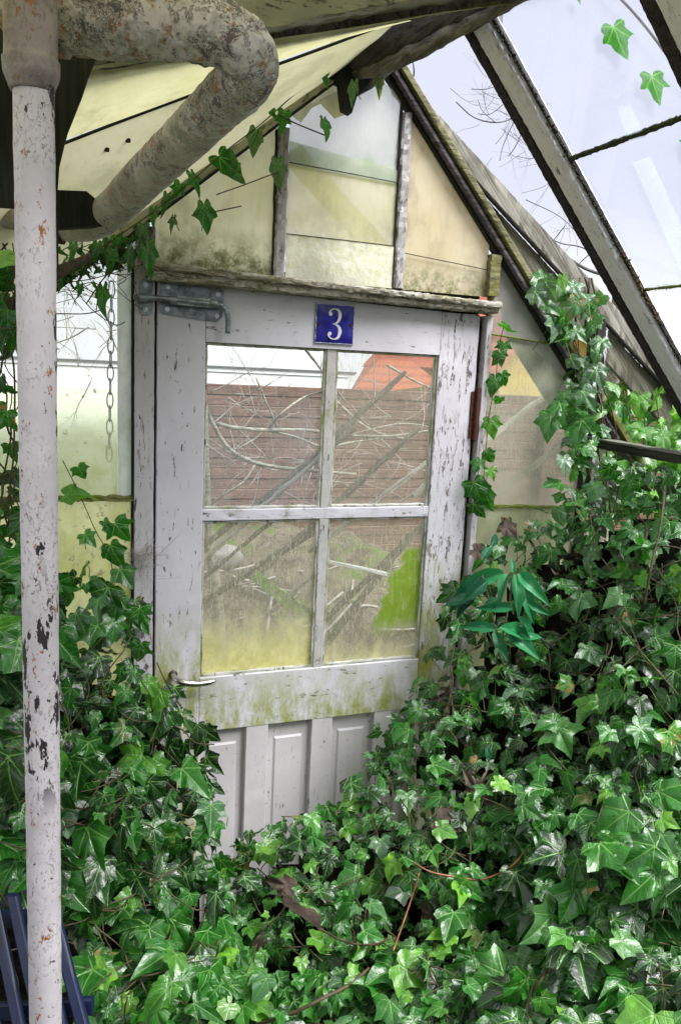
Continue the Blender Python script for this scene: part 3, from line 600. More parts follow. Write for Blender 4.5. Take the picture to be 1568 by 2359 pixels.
pt_ = n.ramp(n.noise(11, 4, .6, vec=n.map((1, 1, 1), (2, 5, 1))), .35, .65, -.07, .07); a_ = n.math('ADD', a_, pt_); fl = n.ramp(n.math('ADD', a_, n.math('MULTIPLY', upz, .045)), .57, .585); c = n.mix(n.ramp(b_, .3, .7), (.32, .32, .26), (.50, .49, .45)); c = n.mix(n.math('MULTIPLY', upz, n.ramp(b_, .35, .6)), c, (.70, .66, .67))
c = n.mix(n.math('MULTIPLY', n.ramp(n.noise(34, 6, .75, vec=n.map((1, 1, 1), (0, 8, 0))), .53, .60), n.math('MULTIPLY_ADD', upz, .5, .35)), c, n.mix(n.noise(90), (.20, .07, .025), (.48, .24, .11)))
c = n.mix(n.math('MULTIPLY', fl, n.math('MULTIPLY_ADD', upz, .35, .55)), c, n.mix(n.noise(90), (.06, .045, .055), (.16, .13, .13)))
c = n.mix(n.math('MULTIPLY', n.ramp(a_, .545, .575), n.ramp(a_, .60, .575)), c, (.75, .73, .72)); h = n.math('ADD', n.math('MULTIPLY', fl, -1.0), n.math('MULTIPLY', n.noise(120, 6, .8), .7)); M['rpipe'] = n.done(n.bsdf(c, .6, n.bump(h, 1.0, .0035), .35))
pole = thing('pipe_post', 'white painted upright steel pipe with chipped and cracked paint', 'pipe', (-.248, -.9, .2))
pt0, pt1 = np.array([-.2415, -.9, 2.092]), np.array([-.248, -.9, 1.05]); pd = (pt1-pt0)/(1.042)
def pcyl(b, z0, z1, r, seg=40, st=.006, amp=.0004, x0=0.0):
    zz = np.arange(z0, z1, -st); P = [np.array([pt0[0]+(pt0[2]-z)*(-.0062)+x0, -.9, z]) for z in zz]
    tube(b, P, r, seg, fn=lambda p, rr_, t, a: rr_*(1-.09*t)+amp*nz(p, 60)+amp*.8*nz(p, 18))
part('pipe', M['pole'], pole, lambda b: pcyl(b, 2.155, .2, .0207), True)
def f(b):
    zz = np.arange(2.42, 2.128, -.003); P = []; R_ = []
    for z in zz:
        P.append(np.array([-.243, -.9, z])); R_.append(.0265 if z > 2.16 else (.0285 if z > 2.145 else .0285-(2.145-z)*.42))
    tube(b, P, R_, 40, fn=lambda p, r, t, a: r+.0012*nz(p, 45))
part('socket', M['polejoint'], pole, f, True)
rp = thing('bent_pipe', 'thick bent pipe with blistered rusty paint turning below the yellow roof', 'pipe', (-.1, -.8, 2.2))
keys = [(-60, 478, 1.44, 62), (60, 500, 1.43, 66), (150, 517, 1.42, 72), (215, 512, 1.38, 76), (265, 478, 1.33, 83), (330, 412, 1.24, 92), (420, 325, 1.12, 103), (500, 245, 1.01, 114), (553, 195, .955, 124), (578, 150, .925, 130), (553, 105, .905, 136), (500, 75, .90, 140), (420, 60, .90, 144), (320, 55, .90, 148), (220, 48, .90, 150), (120, 30, .92, 146), (40, 10, .94, 140)]
def f(b):
    P = [atD(x, y, d) for x, y, d, w_ in keys]; R_ = [w_/2*d/F for x, y, d, w_ in keys]
    def fn(p, r, t, a):
        k = .35+.65*min(1, max(0, (t-.45)*4)); nn = nz(p, 75)+.6*nz(p, 150)
        return r*(1+.03*nz(p, 18)+.10*k*max(-.1, nn)+.03*k*abs(nz(p, 260)))
    tube(b, P, R_, 110, 26, fn=fn)
part('pipe', M['rpipe'], rp, f, True)
def f(b):
    P = [atD(x, y, 1.42) for x, y in ((133, 516), (146, 517))]; tube(b, P, 42*1.42/F, 24, fn=lambda p, r, t, a: r*(1+.1*nz(p, 60)))
part('flange', M['rust'], rp, f, True)
def f(b):
    P = [atD(x, y, .915) for x, y in ((112, 38), (150, 42))]; tube(b, P, 84*.915/F, 30, fn=lambda p, r, t, a: r*(1+.06*nz(p, 60)))
part('coupling', M['polejoint'], rp, f, True)
# ================================================================ BOLT, SIGN
M['galv'] = plain('dull_galvanised', (.20, .225, .25), .38, .5, .45, 60, .5)
bolt = thing('door_bolt', 'dull galvanised sliding bolt with bent handle at the top left of the door', 'bolt', (.04, -.003, 1.96))
def bp(px, py, y=-.003): return atY(px, py, y)
def rplate(b, c4, t, rad=.004):
    P = [bp(*q, -.0012) for q in c4]; plate(b, P, t, (0, -1, 0))
bpl = part('plate', M['galv'], bolt, lambda b: plate(b, [bp(*q, -.0012) for q in ((369, 648), (374, 644), (508, 664), (516, 671), (515, 690), (512, 730), (498, 742), (375, 723), (369, 716))], .0022, (0, -1, 0)))
kpl = part('keeper_plate', M['galv'], bolt, lambda b: plate(b, [bp(*q, -.0112) for q in ((322, 648), (330, 643), (348, 645), (355, 652), (352, 668), (353, 704), (350, 722), (338, 727), (324, 722), (320, 704), (322, 668))], .0022, (0, -1, 0)))
def f(b):
    y = -.020; P = [bp(308, 683, y), bp(400, 690, y), bp(500, 702, y), bp(512, 706, y), bp(522, 718, y), bp(526, 740, y), bp(525, 768, y)]
    tube(b, P, [.0062]*7, 14, 5)
part('rod', M['galv'], bolt, f, True)
for x0, x1 in ((322, 342), (392, 408), (484, 500)):
    def f(b):
        a, c = bp(x0, 684+(x0-308)*.085, -.019), bp(x1, 684+(x1-308)*.085, -.019); tube(b, [a, c], .0098, 16)
        m0 = (a+c)/2; box(b, a[0], c[0], -.018, -.003, m0[2]-.008, m0[2]+.008, wob=0)
    part('guide', M['galv'], bolt, f, True)
def f(b): a, c = bp(405, 692, -.013), bp(486, 700, -.013); beam(b, a, c, (0, .009, 0), (0, 0, .0105), wob=.0006)
part('housing', M['galv'], bolt, f, True)
M['screw'] = plain('grey_screw', (.50, .52, .54), .35, .9, .2, 80, .2)
for px, py, y in ((387, 660, -.0035), (503, 679, -.0035), (386, 712, -.0035), (500, 728, -.0035), (336, 656, -.0135), (336, 713, -.0135)):
    part('screw', M['screw'], kpl if px < 345 else bpl, lambda b: (tube(b, [bp(px, py, y), bp(px, py, y)+np.array([0, -.0015, 0])], .0052, 14), box(b, bp(px, py, y)[0]-.0025, bp(px, py, y)[0]+.0025, y-.0024, y-.0014, bp(px, py, y)[2]-.0006, bp(px, py, y)[2]+.0006, wob=0)))
sg = thing('number_sign', 'small blue enamel plate with a white number 3 above the glazing bar', 'house number', (.43, 0, 1.93))
n = N('blue_enamel'); c = n.mix(n.ramp(n.noise(30, 4), .3, .7), (.012, .012, .16), (.03, .03, .26)); ed = n.ramp(n.noise(90, 6, .8), .68, .70); c = n.mix(ed, c, (.10, .09, .10))
M['enamel'] = n.done(n.bsdf(c, .22, n.bump(n.noise(25, 3), .2, .001), .5))
s0, s1 = atY(724, 696, -.004), atY(815, 793, -.004)
sx0, sx1, sz0, sz1 = .378, .474, 1.904, 2.000
P4 = [atY(*q, -.004) for q in ((725, 788), (814, 796), (816, 704), (727, 697))]
sx0 = (P4[0][0]+P4[3][0])/2; sx1 = (P4[1][0]+P4[2][0])/2; sz0 = (P4[0][2]+P4[1][2])/2; sz1 = (P4[2][2]+P4[3][2])/2
def f(b):
    c_ = .004; N_ = 14; vs = []
    for i in range(N_+1):
        for j in range(N_+1):
            u, v = i/N_, j/N_; e = min(u, 1-u, v, 1-v)*2; yy = -.004-.0035*min(1, e*2.2)
            vs.append((sx0+(sx1-sx0)*u, yy, sz0+(sz1-sz0)*v))
    k = N_+1; b.add(vs, [(i*k+j, (i+1)*k+j, (i+1)*k+j+1, i*k+j+1) for i in range(N_) for j in range(N_)])
    box(b, sx0, sx1, -.0038, -.0006, sz0, sz1, wob=0, bev=.001)
spl = part('plate', M['enamel'], sg, f, True)
n = N('white_enamel'); ch = n.ramp(n.noise(110, 5, .8), .60, .62); M['wenamel'] = n.done(n.bsdf(n.mix(ch, (.62, .64, .68), (.03, .03, .16)), .25, None, .5))
def f(b):
    t = .0028; h = -.0060
    for i in range(26):
        for q in ((0, 0), (0, 1), (1, 0), (1, 1)):
            u = i/26; du = 1/26*.95
            tt = t*(.4+.8*abs(nz((u*30, q[0]*5, q[1]*9), 1)))*.8
            if q[0] == 0: x0, x1 = sx0+(sx1-sx0)*u, sx0+(sx1-sx0)*(u+du); z0, z1 = (sz0+.0006, sz0+.0006+tt) if q[1] == 0 else (sz1-.0006-tt, sz1-.0006)
            else: z0, z1 = sz0+(sz1-sz0)*u, sz0+(sz1-sz0)*(u+du); x0, x1 = (sx0+.0006, sx0+.0006+tt) if q[1] == 0 else (sx1-.0006-tt, sx1-.0006)
            b.add([(x0, -.0053, z0), (x1, -.0053, z0), (x1, -.0053, z1), (x0, -.0053, z1)], [(0, 1, 2, 3)])
part('edge_line', M['wenamel'], spl, f)
# the numeral: an old-style 3 drawn as a band of changing width
cx3, cz3, hh = (sx0+sx1)/2-.001, (sz0+sz1)/2, (sz1-sz0)*.78
def cs(t_, pts):
    return np.array(pts)
spine = [(-.17, .30, .075), (-.20, .36, .06), (-.13, .455, .04), (0, .485, .038), (.12, .43, .085), (.165, .29, .115), (.13, .13, .085), (.04, .03, .045), (-.06, .005, .03), (.04, -.02, .045), (.15, -.10, .09), (.185, -.25, .12), (.13, -.42, .085), (0, -.485, .038), (-.14, -.455, .04), (-.21, -.36, .065), (-.18, -.29, .08)]
def f(b):
    P, R_ = smooth_path([np.array([x, 0, z]) for x, z, w_ in spine], [w_ for x, z, w_ in spine], 6); n2 = len(P); vs = []
    for i in range(n2):
        t = P[min(i+1, n2-1)]-P[max(0, i-1)]; t /= np.linalg.norm(t)+1e-9; nn = np.array([-t[2], 0, t[0]])
        # broad vertical, thin horizontal strokes
        for s in (-1, 1): q = P[i]+nn*s*R_[i]*.5; vs.append((cx3+q[0]*hh, -.0083, cz3+q[2]*hh))
    k = len(vs); vs += [(v[0], -.0072, v[2]) for v in vs]
    b.add(vs, [(2*i, 2*i+1, 2*i+3, 2*i+2) for i in range(n2-1)]+[(2*i, 2*i+2, 2*i+2+k, 2*i+k) for i in range(n2-1)]+[(2*i+1, 2*i+1+k, 2*i+3+k, 2*i+3) for i in range(n2-1)])
    for zz_ in (.315, -.315):
        c_ = (cx3-.165*hh, cz3+zz_*hh); r = .062*hh; vs = [(c_[0]+r*math.cos(a), -.00835, c_[1]+r*math.sin(a)) for a in np.linspace(0, 2*math.pi, 18, endpoint=False)]; b.add(vs, [tuple(range(18))])
part('numeral', M['wenamel'], spl, f)
for sx in (sx0+.008, sx1-.008): part('nail', M['rust'], spl, lambda b: tube(b, [(sx, -.006, cz3), (sx, -.0085, cz3)], .0032, 10))
# ================================================================ CHAIN behind the left window
chn = thing('chain', 'grey link chain hanging outside the misted left window', 'chain', (-.12, .03, 2.0))
M['chain'] = plain('grey_chain', (.38, .40, .42), .5, .5)
def f(b):
    c0, c1 = atY(258, 650, .035), atY(252, 1060, .035); L = c0[2]-c1[2]; nl = 13
    for i in range(nl):
        c = c0+(c1-c0)*(i+.5)/nl; hl = L/nl*.62; rx = .0068 if i % 2 == 0 else .0022; ry = .0022 if i % 2 == 0 else .0068; P = []
        for a in np.linspace(0, 2*math.pi, 15): P.append(c+np.array([rx*math.cos(a), ry*math.cos(a), hl*math.sin(a)]))
        tube(b, P, .0016, 6)
part('links', M['chain'], chn, f, True)
# ================================================================ OUTSIDE
M['fence'] = barewood('brown_fence_board', (.09, .05, .035), (.22, .135, .10), axis=0, moss=.0)
fe = thing('fence', 'brown fence of narrow level boards behind the door', 'fence', (1.5, 4, .2))
ztop = float(atY(740, 893, 4.0)[2])
def f(b):
    z = ztop; k = 0
    while z > .25:
        x = float(atY(395, 900, 4)[0])
        while x < 9: L = 2.4; box(b, x, x+L-.004, 4+.006*((k+int(x)) % 2), 4.03+.006*((k+int(x)) % 2), z-.0783, z, wob=.001, seg=.4, bev=.007); x += L
        z -= .078; k += 1
part('boards', M['fence'], fe, f)
for x in (3.8, 6.2): part('post', M['fence'], fe, lambda b: box(b, x-.05, x+.05, 3.92, 3.998, .2, ztop+.06, seg=.4))
def wall_house(name, label, xa, xb, Y, zt, wallmat, roofpts, roofmat, win=None):
    h = thing(name, label, 'house', ((xa+xb)/2, Y, .2))
    part('wall', wallmat, h, lambda b: box(b, xa, xb, Y, Y+5, .2, zt, wob=0, seg=3))
    return h
M['tile'] = N('orange_roof_tiles'); n = M['tile']; br = n.node('ShaderNodeTexBrick'); n.set(br.inputs['Vector'], n.map((1, 1, 1))); wv = n.node('ShaderNodeTexWave'); wv.bands_direction = 'Z'; wv.inputs['Scale'].default_value = 1.6; wv.inputs['Distortion'].default_value = .2
c = n.mix(n.ramp(wv.outputs[1], .2, .5), (.30, .07, .035), (.52, .15, .08)); c = n.mix(n.noise(3, 5), c, (.55, .20, .12)); M['tile'] = n.done(n.bsdf(c, .8))
M['ywall'] = plain('yellow_render', (.62, .47, .14), .85, var=.08, scale=2)
M['wwall'] = plain('white_render', (.85, .85, .85), .85, var=.05, scale=2)
M['wroof'] = plain('pale_sheet_roof', (.85, .86, .88), .6, var=.06, scale=3)
M['wglass'] = plain('dark_window', (.05, .06, .08), .1, var=.1)
h1 = thing('house', 'house with hipped orange tiled roof just above the fence', 'house', (4.5, 12, .2))
a0, a1, pk, a2 = atY(822, 905, 12), atY(1060, 905, 12), atY(885, 818, 14), atY(985, 846, 14)
zb = min(a0[2], a1[2])
part('wall', M['wwall'], h1, lambda b: box(b, a0[0]+.3, a1[0]-.2, 12.2, 15, .2, zb-.02, wob=0, seg=4))
def f(b):
    P = [atY(*v, 12) for v in ((800, 912), (876, 823), (945, 829), (1016, 885))]; B = [P[1]+np.array([.9, 3.0, -.15]), P[2]+np.array([.2, 3.0, -.15])]
    b.add(P+B, [(0, 1, 2, 3), (0, 4, 1), (1, 4, 5, 2), (2, 5, 3)])
part('roof', M['tile'], h1, f)
h2 = thing('house', 'yellow walled house with orange roof right of the door', 'house', (8, 11, .2))
G = [atY(*q, 11) for q in ((1152, 905), (1150, 850), (1285, 705), (1450, 850), (1450, 905))]
def f(b): slab(b, [(p[0], p[2]) for p in G[1:4]]+[(G[4][0], .2), (G[0][0], .2)], 11, 16)
part('wall', M['ywall'], h2, f)
for q in (((1105, 850), (1285, 660), (1285, 712), (1140, 862)), ((1285, 660), (1490, 862), (1455, 870), (1285, 712))):
    P = [atY(*v, 10.7) for v in q]
    part('roof', M['tile'], h2, lambda b: slab(b, [(p[0], p[2]) for p in P], 10.7, 16.3))
h3 = thing('shed', 'low white roofed building showing over the fence', 'shed', (1.5, 8, .2))
c0, c1, c2 = atY(380, 905, 8), atY(800, 905, 8), atY(600, 850, 8)
part('wall', M['wwall'], h3, lambda b: box(b, c0[0]-6, c1[0], 8, 11, .2, c2[2]-.06, wob=0, seg=3))
part('roof', M['wroof'], h3, lambda b: box(b, c0[0]-6.1, c1[0]+.1, 7.985, 11.2, c2[2]-.055, c2[2]+.0, wob=.0, seg=3))
part('fascia', plain('dark_fascia', (.12, .12, .13), .7), h3, lambda b: box(b, c0[0]-6.1, c1[0]+.1, 7.965, 7.98, c2[2]-.002, c2[2]+.018, wob=0, seg=3))
M['bark'] = barewood('lichen_bark', (.12, .11, .08), (.44, .43, .35), axis=0, moss=.3, mosscol=(.20, .22, .12))
M['twig'] = plain('grey_twig', (.30, .28, .26), .85, var=.4, scale=30)
M['twigd'] = plain('dark_twig', (.10, .095, .095), .85, var=.3, scale=30)
def grow(b, p, d, L, r, dep, spread=.5, Ymin=None):
    pts = [p]; n = 6; rr_ = [r]
    for i in range(n):
        d = d+np.array([random.gauss(0, .12), random.gauss(0, .08), random.gauss(0, .12)]); d /= np.linalg.norm(d); p = p+d*L/n
        if Ymin is not None and p[1] < Ymin: p[1] = Ymin
        pts.append(p); rr_.append(r*(1-.6*(i+1)/n))
    tube(b, pts, rr_, 5, 2)
    if dep > 0:
        for k in range(random.choice((2, 3, 3, 4))):
            i = random.randint(2, n); s = d+np.array([random.gauss(0, spread), random.gauss(0, spread*.5), random.gauss(0, spread)]); grow(b, pts[i], s/np.linalg.norm(s), L*random.uniform(.45, .75), rr_[i]*.65, dep-1, spread, Ymin)
sh = thing('bare_shrub', 'leafless lichen covered shrub branches behind the door glass', 'shrub', (.2, .8, .2))
def f(b):
    Y = .75
    for pts, r in ((((470, 930), (490, 975), (530, 1035), (590, 1066), (660, 1078), (745, 1086), (820, 1092)), .011), (((500, 975), (540, 985), (610, 990), (700, 990), (800, 1003), (900, 1004), (1000, 990)), .009), (((610, 990), (680, 1006), (745, 1030), (800, 1020), (870, 1010)), .006),
                   (((620, 985), (650, 950), (700, 915), (750, 900)), .006), (((640, 985), (615, 930), (590, 870)), .005), (((590, 1066), (560, 1110), (500, 1150), (470, 1180)), .006), (((540, 1038), (600, 1000), (640, 940), (670, 880)), .004),
                   (((770, 920), (830, 975), (880, 1000), (930, 1010)), .007), (((760, 1015), (850, 990), (930, 975), (1000, 985)), .004), (((700, 800), (735, 845), (760, 880), (800, 930)), .006), (((890, 840), (960, 880), (1010, 900)), .006), (((480, 1010), (560, 1060), (640, 1085)), .004)):
        tube(b, [atY(x, y, Y+random.uniform(-.06, .1)) for x, y in pts], [r*.78*(1-.45*i/len(pts)) for i in range(len(pts))], 7, 4, fn=lambda p, r_, t, a: r_*(1+.25*nz(p, 60)))
    root = atY(520, 1500, .8); tube(b, [np.array([root[0], .85, .2]), np.array([root[0]-.02, .82, .9]), atY(478, 1200, .8), atY(470, 930, .78)], [.03, .025, .018, .012], 8, 6)
part('limb', M['bark'], sh, f, True)
def f(b):
    for i in range(95):
        x, y = (random.uniform(460, 1000), random.uniform(880, 1180)) if i < 70 else (random.uniform(130, 290), random.uniform(680, 880)); p = atY(x, y, random.uniform(.6, 1.2)); d = np.array([random.gauss(0, 1), random.gauss(0, .3), random.gauss(.4, .8)]); d /= np.linalg.norm(d); grow(b, p, d, random.uniform(.08, .22), random.uniform(.0012, .003), 1, .5, .4)
part('twigs', M['twig'], sh, f, True)
def straight(pts, Y, r, b): tube(b, [atY(x, y, Y) for x, y in pts], r, 6, 3)
tr = thing('bare_tree', 'leafless tree with thin dark twigs against the sky beyond the roof', 'tree', (3.2, 2.4, .2))
def f(b):
    Y = 2.0
    for pts, r in ((((1420, 640), (1350, 620), (1270, 570), (1230, 545)), .018), (((1230, 220), (1180, 270), (1140, 282), (1090, 270), (1050, 235)), .007), (((1215, 200), (1170, 190), (1120, 205), (1085, 205)), .005), (((1190, 265), (1160, 330), (1150, 370)), .005), (((1250, 300), (1255, 350), (1285, 400), (1300, 420), (1340, 415)), .005),
                   (((1255, 350), (1225, 365), (1190, 360)), .004), (((945, 120), (953, 160), (950, 190)), .008), (((1140, 282), (1110, 255), (1100, 230)), .003), (((1170, 230), (1130, 262), (1100, 262)), .004), (((1390, 600), (1340, 570), (1290, 560), (1250, 540)), .007), (((1390, 560), (1340, 600), (1310, 640)), .005),
                   (((1290, 400), (1250, 430), (1200, 445)), .003), (((1230, 240), (1190, 330), (1170, 360)), .005), (((1210, 460), (1290, 500), (1350, 560), (1400, 600)), .004), (((1300, 520), (1270, 560), (1255, 600)), .004)):
        tube(b, [atY(x, y, Y+random.uniform(-.15, .15)) for x, y in pts], [r*.62*(1-.5*i/len(pts)) for i in range(len(pts))], 6, 4)
    for i in range(46):
        x, y = random.choice(((1160, 280), (1120, 240), (1260, 370), (1230, 250), (1300, 560), (1340, 600), (1290, 540), (1180, 330))); p = atY(x+random.gauss(0, 25), y+random.gauss(0, 25), 2+random.uniform(-.2, .2)); d = np.array([random.gauss(-.2, 1), random.gauss(0, .3), random.gauss(.1, .8)]); d /= np.linalg.norm(d)
        grow(b, p, d, random.uniform(.10, .26), random.uniform(.0008, .0016), 1, .35)
part('branches', M['twigd'], tr, f, True)
def f(b):
    e = atY(1420, 640, 2.0); tube(b, [(3.2, 2.4, .2), (3.15, 2.35, 1.2), (3.0, 2.2, 2.0), tuple(e)], [.09, .075, .05, .018], 10, 5)
part('trunk', M['bark'], tr, f, True)
# roof twigs lying above the glass at the top right
tv = thing('roof_twig', 'thick dead grey stem lying on the roof beside the first rafter', 'stem', tuple(onR(1200, 120, .05)))
part('stem', M['twig'], tv, lambda b: tube(b, [onR(x, y, .045) for x, y in ((1152, 20), (1158, 90), (1190, 150), (1225, 210), (1262, 275))], [.004, .0035, .003, .003, .0022], 7, 5), True)
# laths outside the glass, standing in for diagonal reflections in the panes
M['lean'] = barewood('grey_reflection_band', (.05, .042, .03), (.16, .14, .10), axis=4, moss=.2)
M['reflbandp'] = barewood('pale_reflection_band', (.14, .125, .10), (.40, .38, .32), axis=4)
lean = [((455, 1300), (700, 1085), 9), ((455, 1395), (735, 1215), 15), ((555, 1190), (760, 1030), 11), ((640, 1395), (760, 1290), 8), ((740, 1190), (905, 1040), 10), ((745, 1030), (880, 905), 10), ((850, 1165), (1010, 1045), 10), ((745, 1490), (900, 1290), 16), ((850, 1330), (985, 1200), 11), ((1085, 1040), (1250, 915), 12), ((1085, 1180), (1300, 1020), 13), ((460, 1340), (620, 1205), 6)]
lx = ['far left of the door glass', 'lower left pane, the broadest', 'right half of the upper left pane', 'bottom right of the lower left pane', 'left half of the upper right pane', 'top of the upper right pane', 'right of the upper right pane', 'lower right pane, beside the bright green patch', 'top right of the lower right pane', 'upper part of the narrow right window', 'lower part of the narrow right window', 'top left of the lower left pane']
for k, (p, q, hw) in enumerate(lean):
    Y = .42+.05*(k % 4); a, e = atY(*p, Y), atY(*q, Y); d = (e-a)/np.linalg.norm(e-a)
    a2 = a-d*.25; e2 = e+d*.10; t = thing('reflection_lath', 'grey lath standing in for a reflection, seen at the '+lx[k], 'lath', tuple(a2), 'laths standing in for reflections in the glass')
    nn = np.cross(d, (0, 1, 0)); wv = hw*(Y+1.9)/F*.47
    part('lath', M['lean' if k % 3 else 'reflbandp'], t, lambda b: beam(b, a2, e2, nn*wv, (0, .01, 0), wob=.003, seg=.03), True)
scn = thing('pale_backdrop', 'pale green white plastic screen added to brighten the misted left window', 'backdrop', tuple(atY(150, 900, 1.6)))  # added pale panel, gives the left window a bright background
xs0, xs1, zs = float(atY(-250, 900, 1.6)[0]), float(atY(372, 900, 1.6)[0]), float(atY(200, 893, 1.6)[2])
part('sheet', plain('pale_plastic', (.80, .86, .66), .5, var=.06, scale=4), scn, lambda b: box(b, xs0, xs1, 1.6, 1.62, .2, zs, wob=0, seg=.3))
part('post', M['wwall'], scn, lambda b: box(b, xs1, xs1+.04, 1.59, 1.63, .2, zs+.02, wob=0, seg=.3))
st = thing('stone', 'pale rounded stone behind the lower left door pane', 'stone', (.2, .6, 1.2))
def blob(b, c, r, seed, nlat=14, nlon=20, amp=.25, sc_=(1, 1, 1)):
    vs = []
    for i in range(nlat+1):
        for j in range(nlon):
            th, ph = math.pi*i/nlat, 2*math.pi*j/nlon; d = np.array([math.sin(th)*math.cos(ph), math.sin(th)*math.sin(ph), math.cos(th)])
            vs.append(np.array(c)+d*r*np.array(sc_)*(1+amp*nz(d, 1.5, seed)+amp*.4*nz(d, 5, seed)))
    b.add(vs, [(i*nlon+j, i*nlon+(j+1) % nlon, (i+1)*nlon+(j+1) % nlon, (i+1)*nlon+j) for i in range(nlat) for j in range(nlon)])
part('stone', plain('pale_stone', (.50, .47, .47), .8, var=.15, scale=15), st, lambda b: blob(b, atY(527, 1285, .65), .042, 1, sc_=(1.2, 1, .95)), True)
# heap of garden soil and litter behind the door
hp_ = MB(); nx = 60
vs = []
for j in range(nx+1):
    for i in range(nx+1):
        X = -.05+2.65*i/nx; Yy = .35+2.6*j/nx; r_ = j/nx
        z = .25+1.0*min(1, r_*3.2)*math.exp(-((X-.7)/1.6)**2)*(1-.35*r_)+.10*nz((X, Yy, 0), 3)+.05*nz((X, Yy, 0), 9); vs.append((X, Yy, z))
hp_.add(vs, [(j*(nx+1)+i, j*(nx+1)+i+1, (j+1)*(nx+1)+i+1, (j+1)*(nx+1)+i) for j in range(nx) for i in range(nx)])
n = N('garden_heap'); c = n.mix(n.ramp(n.noise(9, 7, .75), .38, .6), (.06, .045, .035), (.20, .165, .12)); c = n.mix(n.ramp(n.noise(4, 5, .7), .54, .62), c, (.10, .16, .03)); M['heap'] = n.done(n.bsdf(c, .9, n.bump(n.noise(40, 6, .8), 1, .02), .2))
tag(hp_.build('garden_heap', M['heap']), 'brown mossy heap of garden soil behind the door', 'soil heap', kind='stuff')
gs = MB()
for i in range(150):
    X, Yy = random.uniform(.0, 1.4), random.uniform(.42, 1.1); r_ = (Yy-.35)/2.6
    z = .25+1.0*min(1, r_*3.2)*math.exp(-((X-.7)/1.6)**2)*(1-.35*r_)+.03; d = np.array([random.gauss(0, 1), random.gauss(0, .5), random.gauss(.1, .35)]); d /= np.linalg.norm(d)
    L = random.uniform(.06, .3); tube(gs, [(X, Yy, z), np.array([X, Yy, z])+d*L*.5+rng.normal(0, .01, 3), np.array([X, Yy, z])+d*L], random.uniform(.0015, .006), 5, 3)
tag(gs.build('brushwood', M['twig']), 'grey brushwood scattered on the heap behind the lower door panes', 'brushwood', kind='stuff')
mp = thing('mossy_plank', 'bright green mossy plank behind the lower left door pane', 'plank', tuple(atY(650, 1370, .5)))
M['gmoss'] = plain('bright_green_moss', (.14, .26, .03), .9, var=.5, scale=40, bump=1)
part('plank', M['gmoss'], mp, lambda b: beam(b, atY(585, 1325, .42), atY(740, 1440, .42), (0, .02, .0), (.006, 0, .014), wob=.006, seg=.02), True)
wp = thing('white_lath', 'short white lath behind the lower right door pane', 'lath', tuple(atY(830, 1310, .4)))
part('lath', M['wwall'], wp, lambda b: beam(b, atY(740, 1290, .4), atY(890, 1322, .4), (0, .008, 0), (0, 0, .006), wob=.001), True)
# ================================================================ BLUE CHAIR
M['blue'] = plain('blue_painted_slat', (.004, .010, .040), .5, var=.35, scale=12, spec=.5)
chd = 1.12
ct = thing('garden_chair', 'dark blue slatted garden chair behind the foot of the white pipe', 'chair', tuple(atD(60, 2700, 1.15)))
sl = [((-70, 2150), (25, 2420)), ((-35, 2050), (65, 2420)), ((5, 2030), (110, 2420)), ((42, 2030), (150, 2420)), ((78, 2040), (190, 2420))]
for p, q in [((-42, 2230), (20, 2440)), ((-12, 2080), (62, 2440)), ((30, 2060), (112, 2440)), ((78, 2070), (160, 2440)), ((118, 2080), (212, 2440))]:
    a, e = atD(*p, 1.17), atD(*q, 1.10); part('back_slat', M['blue'], ct, lambda b: beam(b, a, e, rt*.0085, fw*.006, wob=.0004, bev=.003), True)
a, e = atD(-60, 2120, 1.19), atD(140, 2110, 1.19)
part('top_rail', M['blue'], ct, lambda b: beam(b, a, e, up*.011, fw*.008, wob=.0004, bev=.003), True)
a, e = atD(-20, 2330, 1.135), atD(215, 2315, 1.135)
part('cross_rail', M['blue'], ct, lambda b: beam(b, a, e, up*.012, fw*.006, wob=.0004, bev=.003), True)
seat = atD(100, 2560, 1.1)
part('seat', M['blue'], ct, lambda b: [beam(b, seat+np.array([-.18, -.05-.05*i, -.02]), seat+np.array([.14, -.05-.05*i, -.02]), (0, .018, 0), (0, 0, .007), wob=.0003) for i in range(4)], True)
for dx, dy in ((-.17, -.02), (.13, -.02), (-.17, -.22), (.13, -.22)): part('leg', M['blue'], ct, lambda b: beam(b, seat+np.array([dx, dy, -.03]), np.array([seat[0]+dx, seat[1]+dy, .2]), (.014, 0, 0), (0, .012, 0), wob=.0003), True)
